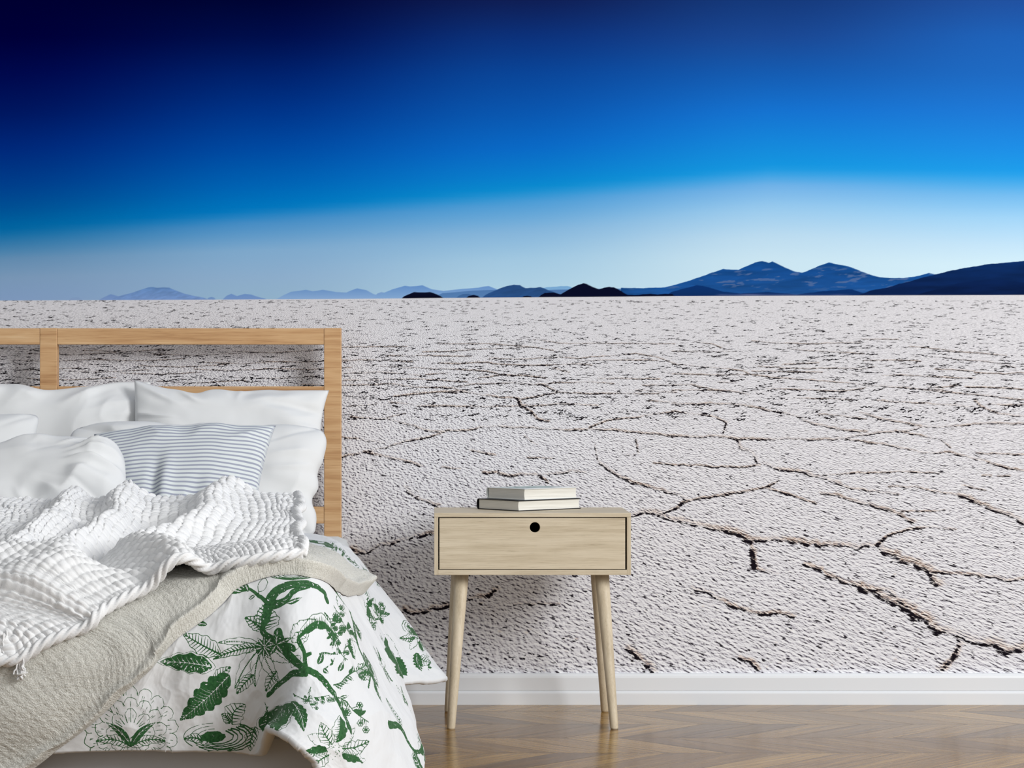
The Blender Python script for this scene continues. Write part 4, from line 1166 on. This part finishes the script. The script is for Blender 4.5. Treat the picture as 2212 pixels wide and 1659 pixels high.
def build_throw():
    lowpx = [(653, 1197), (600, 1206), (530, 1218), (470, 1226), (400, 1240), (350, 1264), (280, 1302), (200, 1342), (130, 1374), (75, 1402), (42, 1436)]
    low = np.array([uv_at(x, y, .034) for x, y in lowpx])
    low[1:-1] = (low[:-2] + 2 * low[1:-1] + low[2:]) / 4
    low = smooth_line(low, .01)[::-1]                      # left to right
    ext = low[0] + (low[0] - low[12]) / 12 * np.arange(45, 0, -1)[:, None] * np.array((1.0, .35))
    low = np.vstack([ext, low])
    L = np.r_[0, np.cumsum(np.linalg.norm(np.diff(low, axis=0), axis=1))]
    na = int(L[-1] / .0015); a = np.linspace(0, L[-1], na)
    low = np.stack([np.interp(a, L, low[:, k]) for k in (0, 1)], 1)
    fr = a / L[-1]
    back = np.stack([np.interp(fr, [0, .5, 1], [.42, 1.15, 1.69]), np.interp(fr, [0, .5, 1], [.62, .50, .44])], 1)
    wlen = 1.05
    b = np.linspace(-.10, 1.0, int(1.10 * wlen / .0015))
    Bc = np.clip(b, 0, 1)[:, None, None]
    st = back[None] * (1 - Bc) + low[None] * Bc
    st = st + np.minimum(b, 0)[:, None, None] * np.array((.0, .5))
    S, T = st[..., 0], st[..., 1]
    # meandering edges
    p, n = sheet_sample(np.clip(S, .22, 2.2), np.clip(T, .01, 2.15))
    da = np.linalg.norm(np.diff(p, axis=1), axis=2); A = np.broadcast_to(a[None], S.shape)
    db = np.linalg.norm(np.diff(p, axis=0), axis=2); B = np.concatenate([np.zeros((1, na)), np.cumsum(db, 0)], 0); B = B[-1:] - B
    up = np.array((0, 0, 1.0)); n = n * .75 + up * .25; n /= np.linalg.norm(n, axis=-1, keepdims=True)
    bc = np.clip(b, 0, 1)[:, None]
    h = .030 + .070 * (1 - bc) ** 1.15
    h = h * (1 - sstep(0, -.10, b)[:, None] * .9)
    # long folds running from the back right to the front left (drawn in photo pixels, found on the cloth)
    dd = p[..., 1] + DW
    def fold(pts, wid, amp):
        pts = smooth_line(np.array([uv_at(x, y, .06) for x, y in pts]), .01)
        d = np.full(S.shape, 9.0)
        for k in range(len(pts) - 1):
            u, v = pts[k], pts[k + 1]; e = v - u; l2 = e @ e + 1e-9
            tt = np.clip(((S - u[0]) * e[0] + (T - u[1]) * e[1]) / l2, 0, 1)
            d = np.minimum(d, np.hypot(S - u[0] - tt * e[0], T - u[1] - tt * e[1]))
        return amp * np.exp(-(d / wid) ** 2)
    h = h + fold([(-40, 1205), (20, 1190), (110, 1148), (200, 1105), (300, 1080)], .034, .034)
    h = h + fold([(60, 1262), (134, 1212), (210, 1165), (283, 1118), (350, 1096)], .030, .036)
    h = h + fold([(372, 1240), (388, 1200), (420, 1150), (470, 1118), (540, 1098)], .030, .038)
    h = h - fold([(230, 1190), (290, 1160), (345, 1138)], .026, .026)
    h = h + .008 * (fbm(S * 9, T * 9, 51, 2) - .5)
    # basket weave of thick yarn
    cu = .0126
    flat = np.abs(n[..., 2]); cvl = .0098 + .0088 * sstep(.45, .85, flat)
    gb = np.concatenate([np.cumsum((db / cvl[1:])[::-1], 0)[::-1], np.zeros((1, na))], 0)
    ga = A / cu + .35 * np.sin(B * 7) + .5 * (vnoise(A / .1, B / .1, 55) - .5); gb = gb + .6 * (vnoise(A / .08, B / .08, 56) - .5)
    iu, iv = np.floor(ga), np.floor(gb); fu, fv = ga - iu, gb - iv
    par = (iu + iv) % 2
    hu = np.sqrt(np.clip(1 - (2 * fu - 1) ** 2, 0, 1)); hv = np.sqrt(np.clip(1 - (2 * fv - 1) ** 2, 0, 1))
    puff = np.where(par == 0, hv ** .65 * (.22 + .78 * hu ** .55), hu ** .65 * (.22 + .78 * hv ** .55))
    rndc = vnoise(iu * 7.3, iv * 5.1, 57)
    w = .0098 * puff * (.75 + .5 * rndc)
    w += .0008 * np.sin(np.where(par == 0, fu * 26 + fv * 7, fv * 22 + fu * 7)) * puff
    q = p + n * (h + w)[..., None]
    m = NT('chunky_white_wool', 1.0, 0.08, (238, 238, 238))
    co = m.obco(); m.b.inputs['Sheen Weight'].default_value = 0.25
    m.bump(m.noise(co, 700, 3, 0.7), 0.55, 0.0015)
    o = grid_obj('knitted_throw', q, m.m)
    tag(o, 'chunky white basket-weave throw rumpled across the middle of the bed', 'throw')
    # twisted cord border along the lower edge and the right edge
    def cord(path, name, r=.0085):
        path = resample(path, .010); path[1:-1] = (path[:-2] + 2 * path[1:-1] + path[2:]) / 4; path = smooth_line(path, .0025)
        bm = bmesh.new(); tube_mesh(bm, path, r, 18, 2 * math.pi / .044, 4, .85)
        return bm_obj(name, bm, m.m, o, True)
    k0 = int((45 * .01) / L[-1] * na * .2)
    soft = p + n * (h + .005)[..., None]
    cord(soft[-1, k0:, :] - np.array((0, 0, .002)), 'cord_edging')
    j0 = int(len(b) * .10 / 1.10)
    cord(soft[j0:, -1, :], 'cord_edging')
    # frayed yarn ends at the lower left
    r = np.random.RandomState(9)
    for (x, y, d0) in ((44, 1428, None), (12, 1385, None)):
        s, t = uv_at(x, y, .03); pp, nn = sheet_sample(np.array([[s]]), np.array([[t]]))
        base = pp[0, 0] + nn[0, 0] * .034
        bm = bmesh.new()
        for k in range(14):
            v = base + r.normal(0, .004, 3)
            path = [v + np.array((r.normal(0, .004), r.normal(0, .002), -.026)) * f + np.array((0, -.006, 0)) * f * f for f in np.linspace(-.3, 1, 8)]
            tube_mesh(bm, np.array(path), .0014, 6)
        bm_obj('fringe', bm, m.m, o, True)
# ---------------------------------------------------------------- pillows
def pillow(name, label, TL, TR, BR, BL, thick, mat, seed, top=(0, 0), right=(0, 0), left=(0, 0), bottom=(0, 0), rnd=0.0, wr=1.0, nrm=None, res=.0045, sag=None, group=None, cat='pillow', pw=0.5, extra=None):
    """corners are points in the room; top/right/left/bottom = inward bow of that edge in metres (at middle, skew)"""
    TL, TR, BR, BL = [np.array(v, float) for v in (TL, TR, BR, BL)]
    Wd = np.linalg.norm(TR - TL); Hh = np.linalg.norm(BL - TL)
    nu, nv = int(Wd / res), int(Hh / res)
    u = np.linspace(-1, 1, nu); v = np.linspace(-1, 1, nv)
    U, V = np.meshgrid(u, v)                # v = -1 at the top
    if rnd:                                  # round the corners: squash the square towards a superellipse
        k = np.maximum(np.abs(U), np.abs(V)); pn = (np.abs(U) ** rnd + np.abs(V) ** rnd) ** (1 / rnd) + 1e-9
        U2, V2 = U * k / pn, V * k / pn
    else: U2, V2 = U, V
    a, c = (U2 + 1) / 2, (V2 + 1) / 2
    a, c = a[..., None], c[..., None]
    base = (TL * (1 - a) + TR * a) * (1 - c) + (BL * (1 - a) + BR * a) * c
    ex = (TR + BR - TL - BL); ex /= np.linalg.norm(ex); ey = (BL + BR - TL - TR); ey /= np.linalg.norm(ey)
    nn = np.cross(ex, ey); nn /= np.linalg.norm(nn)
    if nn[1] > 0: nn = -nn
    bow = lambda q: (1 - q ** 2)
    def eb(e, q): return e[0] * bow(q) + e[1] * q * bow(q) + (e[2] * (vnoise(q * 4 + seed, q * 0 + seed, 2) - .5) * bow(q) if len(e) > 2 else 0)
    base = base + ey * (eb(top, U2) * sstep(1, -1, V2))[..., None] - ey * (eb(bottom, U2) * sstep(-1, 1, V2))[..., None]
    base = base + ex * (eb(left, V2) * sstep(1, -1, U2))[..., None] - ex * (eb(right, V2) * sstep(-1, 1, U2))[..., None]
    fu = 1 - np.abs(U) ** 2.6; fv = 1 - np.abs(V) ** 2.6
    pr = np.clip(fu * fv, 0, 1) ** pw
    x, y = a[..., 0] * Wd, c[..., 0] * Hh
    edge = np.maximum(np.abs(U), np.abs(V))
    ang = np.arctan2(V, U)
    wk = wr * (.016 * (fbm(x * 6 + seed, y * 6, seed, 3) - .5) + .012 * (ridged(x * 5 + y * 3 + seed, y * 5 - x * 2.5, seed + 1) - .55) * sstep(.15, .7, edge)
               + .012 * (ridged(ang * 3.2 + seed, edge * 1.2, seed + 2) - .5) * sstep(.45, .85, edge)
               + .004 * (ridged(x * 15 + y * 6, y * 13 - x * 5 + seed, seed + 4) - .5) * sstep(.4, .9, edge))
    if extra is not None: wk = wk + extra(U, V)
    wk *= np.clip(pr * 1.7, 0, 1)
    fr = base + nn * (thick * pr + wk)[..., None]
    bk = base - nn * (thick * pr * .9 + .3 * wk[:, ::-1])[..., None]
    full = np.concatenate([fr, bk[::-1][1:-1], fr[:1]], 0)      # wrap over the bottom and the top edges
    o = grid_obj(name, full, mat, attrs={'px': np.concatenate([np.stack([x, y, x * 0], -1), np.stack([x, y + 9, x * 0], -1)[::-1][1:-1], np.stack([x, y, x * 0], -1)[:1]], 0)})
    # close the two open side seams
    me = o.data
    bm = bmesh.new(); bm.from_mesh(me)
    bmesh.ops.remove_doubles(bm, verts=bm.verts[:], dist=2e-5)
    bmesh.ops.recalc_face_normals(bm, faces=bm.faces[:])
    for f in bm.faces: f.smooth = True
    bm.to_mesh(me); bm.free()
    tag(o, label, cat, group)
    # seam piping running round the edge
    return o


def build_pillows():
    wm = cloth_mat('white_percale', (226, 227, 227), 900, 0.12)
    G = 'white pillows on the bed'
    pillow('pillow', 'white pillow leaning on the left part of the headboard, behind the other pillows', P(-330, 838, 5.83), P(326, 824, 5.85), P(312, 1060, 5.76), P(-330, 1060, 5.76), .055, wm, 3,
           top=(.010, .0, .04), right=(.012, 0), wr=1.7, group=G,
           extra=lambda U, V: .011 * (ridged(U * 3.4 + .5 * V, V * .5 + 7, 71) - .5) * sstep(.3, -.7, V))
    pillow('pillow', 'white pillow upright against the oak headboard beside the right post', P(290, 820, 5.80), P(711, 843, 5.82), P(696, 1000, 5.74), P(287, 1000, 5.74), .05, wm, 8,
           top=(.020, -.016, .02), right=(.012, 0.0), left=(.004, 0), wr=1.4, group=G,
           extra=lambda U, V: .012 * (ridged((U + 1) * 2.2 + (V + 1) * 1.8, (V - U) * .4, 73) - .5) * sstep(.9, .2, np.hypot(U + 1, V + 1)) - .010 * np.exp(-((V + .45 - .35 * (U - .6)) / .12) ** 2) * sstep(.3, .7, U))
    pillow('pillow', 'large white pillow standing directly behind the striped cushion', P(148, 916, 5.66), P(712, 918, 5.66), P(696, 1166, 5.51), P(150, 1166, 5.51), .065, wm, 14,
           top=(.004, .0, .03), right=(.022, .01, .03), rnd=9, wr=1.5, group=G)
    pillow('pillow', 'white pillow with its top right corner showing at the left edge of the photo', P(-330, 905, 5.60), P(90, 892, 5.62), P(52, 1120, 5.50), P(-330, 1120, 5.50), .055, wm, 19,
           top=(.003, 0), right=(.008, 0), rnd=14, wr=1.2, group=G)
    pillow('pillow', 'plump white pillow lying tilted in front, just left of the striped cushion', P(-230, 1070, 5.34), P(258, 934, 5.30), P(266, 1112, 5.12), P(-200, 1150, 5.10), .075, wm, 27,
           top=(-.014, -0.004), right=(-.010, 0), rnd=3.8, wr=2.2, group=G)
    st = NT('striped_cotton', 0.95, 0.1)
    sp = st.n('SeparateXYZ', {'Vector': st.attr('px').outputs['Vector']})
    ph = st.math('FRACT', st.math('DIVIDE', sp.outputs['Y'], .0102))
    k = st.math('MULTIPLY', st.step(.03, .09, ph), st.step(.50, .44, ph))
    st.color(st.mix(k, rgba((220, 226, 226)), rgba((160, 164, 180))))
    st.b.inputs['Sheen Weight'].default_value = 0.1
    st.bump(st.noise(st.obco(), 800, 2, 0.5), 0.12, 0.001)
    def ex(U, V): return -.012 * np.exp(-((U + .28 + .12 * V) / .08) ** 2) * sstep(-.4, .5, V) + .010 * np.exp(-((U + .15 + .1 * V) / .10) ** 2) * sstep(-.5, .4, V) - .010 * np.exp(-((U - .35 + .25 * V) / .1) ** 2) * sstep(.0, .7, V)
    pillow('cushion', 'grey and white striped cushion leaning on the white pillows', P(203, 938, 5.48), P(596, 919, 5.48), P(552, 1130, 5.34), P(232, 1130, 5.34), .058, st.m, 33,
           top=(-.006, 0.004, .01), right=(.010, .0), left=(.0, 0), wr=.8, extra=ex, cat='cushion')
build_room(); build_nightstand(); build_books(); build_bed()
build_duvet(); build_blanket(); build_throw(); build_pillows()
# ---------------------------------------------------------------- camera and light
cam = bpy.data.cameras.new('camera'); cam.sensor_width = 36.0; cam.sensor_fit = 'HORIZONTAL'
cam.lens = F / 2212.0 * 36.0
cam.shift_x = (1106 - VX) / 2212.0
cam.shift_y = -(829.5 - VY) / 2212.0
co = link(bpy.data.objects.new('camera', cam)); co.location = (0, -DW, H); co.rotation_euler = (math.pi / 2, 0, 0)
bpy.context.scene.camera = co

w = bpy.data.worlds.new('soft_daylight'); bpy.context.scene.world = w; w.use_nodes = True
wt = w.node_tree; bg = wt.nodes['Background']
# daylight falling in from the open right-hand front of the room, dim towards the ceiling and the left
tc = wt.nodes.new('ShaderNodeTexCoord'); dp = wt.nodes.new('ShaderNodeVectorMath'); dp.operation = 'DOT_PRODUCT'
dp.inputs[1].default_value = (0.80, -0.60, 0.0); wt.links.new(tc.outputs['Generated'], dp.inputs[0])
mr = wt.nodes.new('ShaderNodeMapRange'); mr.inputs['From Min'].default_value = -0.7; mr.inputs['From Max'].default_value = 1.0
mr.inputs['To Min'].default_value = WORLD[0]; mr.inputs['To Max'].default_value = WORLD[1]
wt.links.new(dp.outputs['Value'], mr.inputs['Value']); wt.links.new(mr.outputs['Result'], bg.inputs['Strength'])
bg.inputs['Color'].default_value = (0.965, 0.985, 1.0, 1)
la = bpy.data.lights.new('window_daylight', 'AREA'); la.shape = 'RECTANGLE'; la.size = 2.2; la.size_y = 2.0; la.energy = KEY
lo = link(bpy.data.objects.new('window_daylight', la)); lo.location = (4.3, -4.8, 2.9)
lo.rotation_euler = (Vector((-0.2, -0.9, 0.6)) - lo.location).to_track_quat('-Z', 'Y').to_euler()
sc = bpy.context.scene
sc.view_settings.view_transform = 'Standard'; sc.view_settings.look = 'None'
sc.view_settings.exposure = 0.20; sc.view_settings.gamma = 1.0; sc.view_settings.use_curve_mapping = False
sc.cycles.max_bounces = 6; sc.cycles.diffuse_bounces = 3
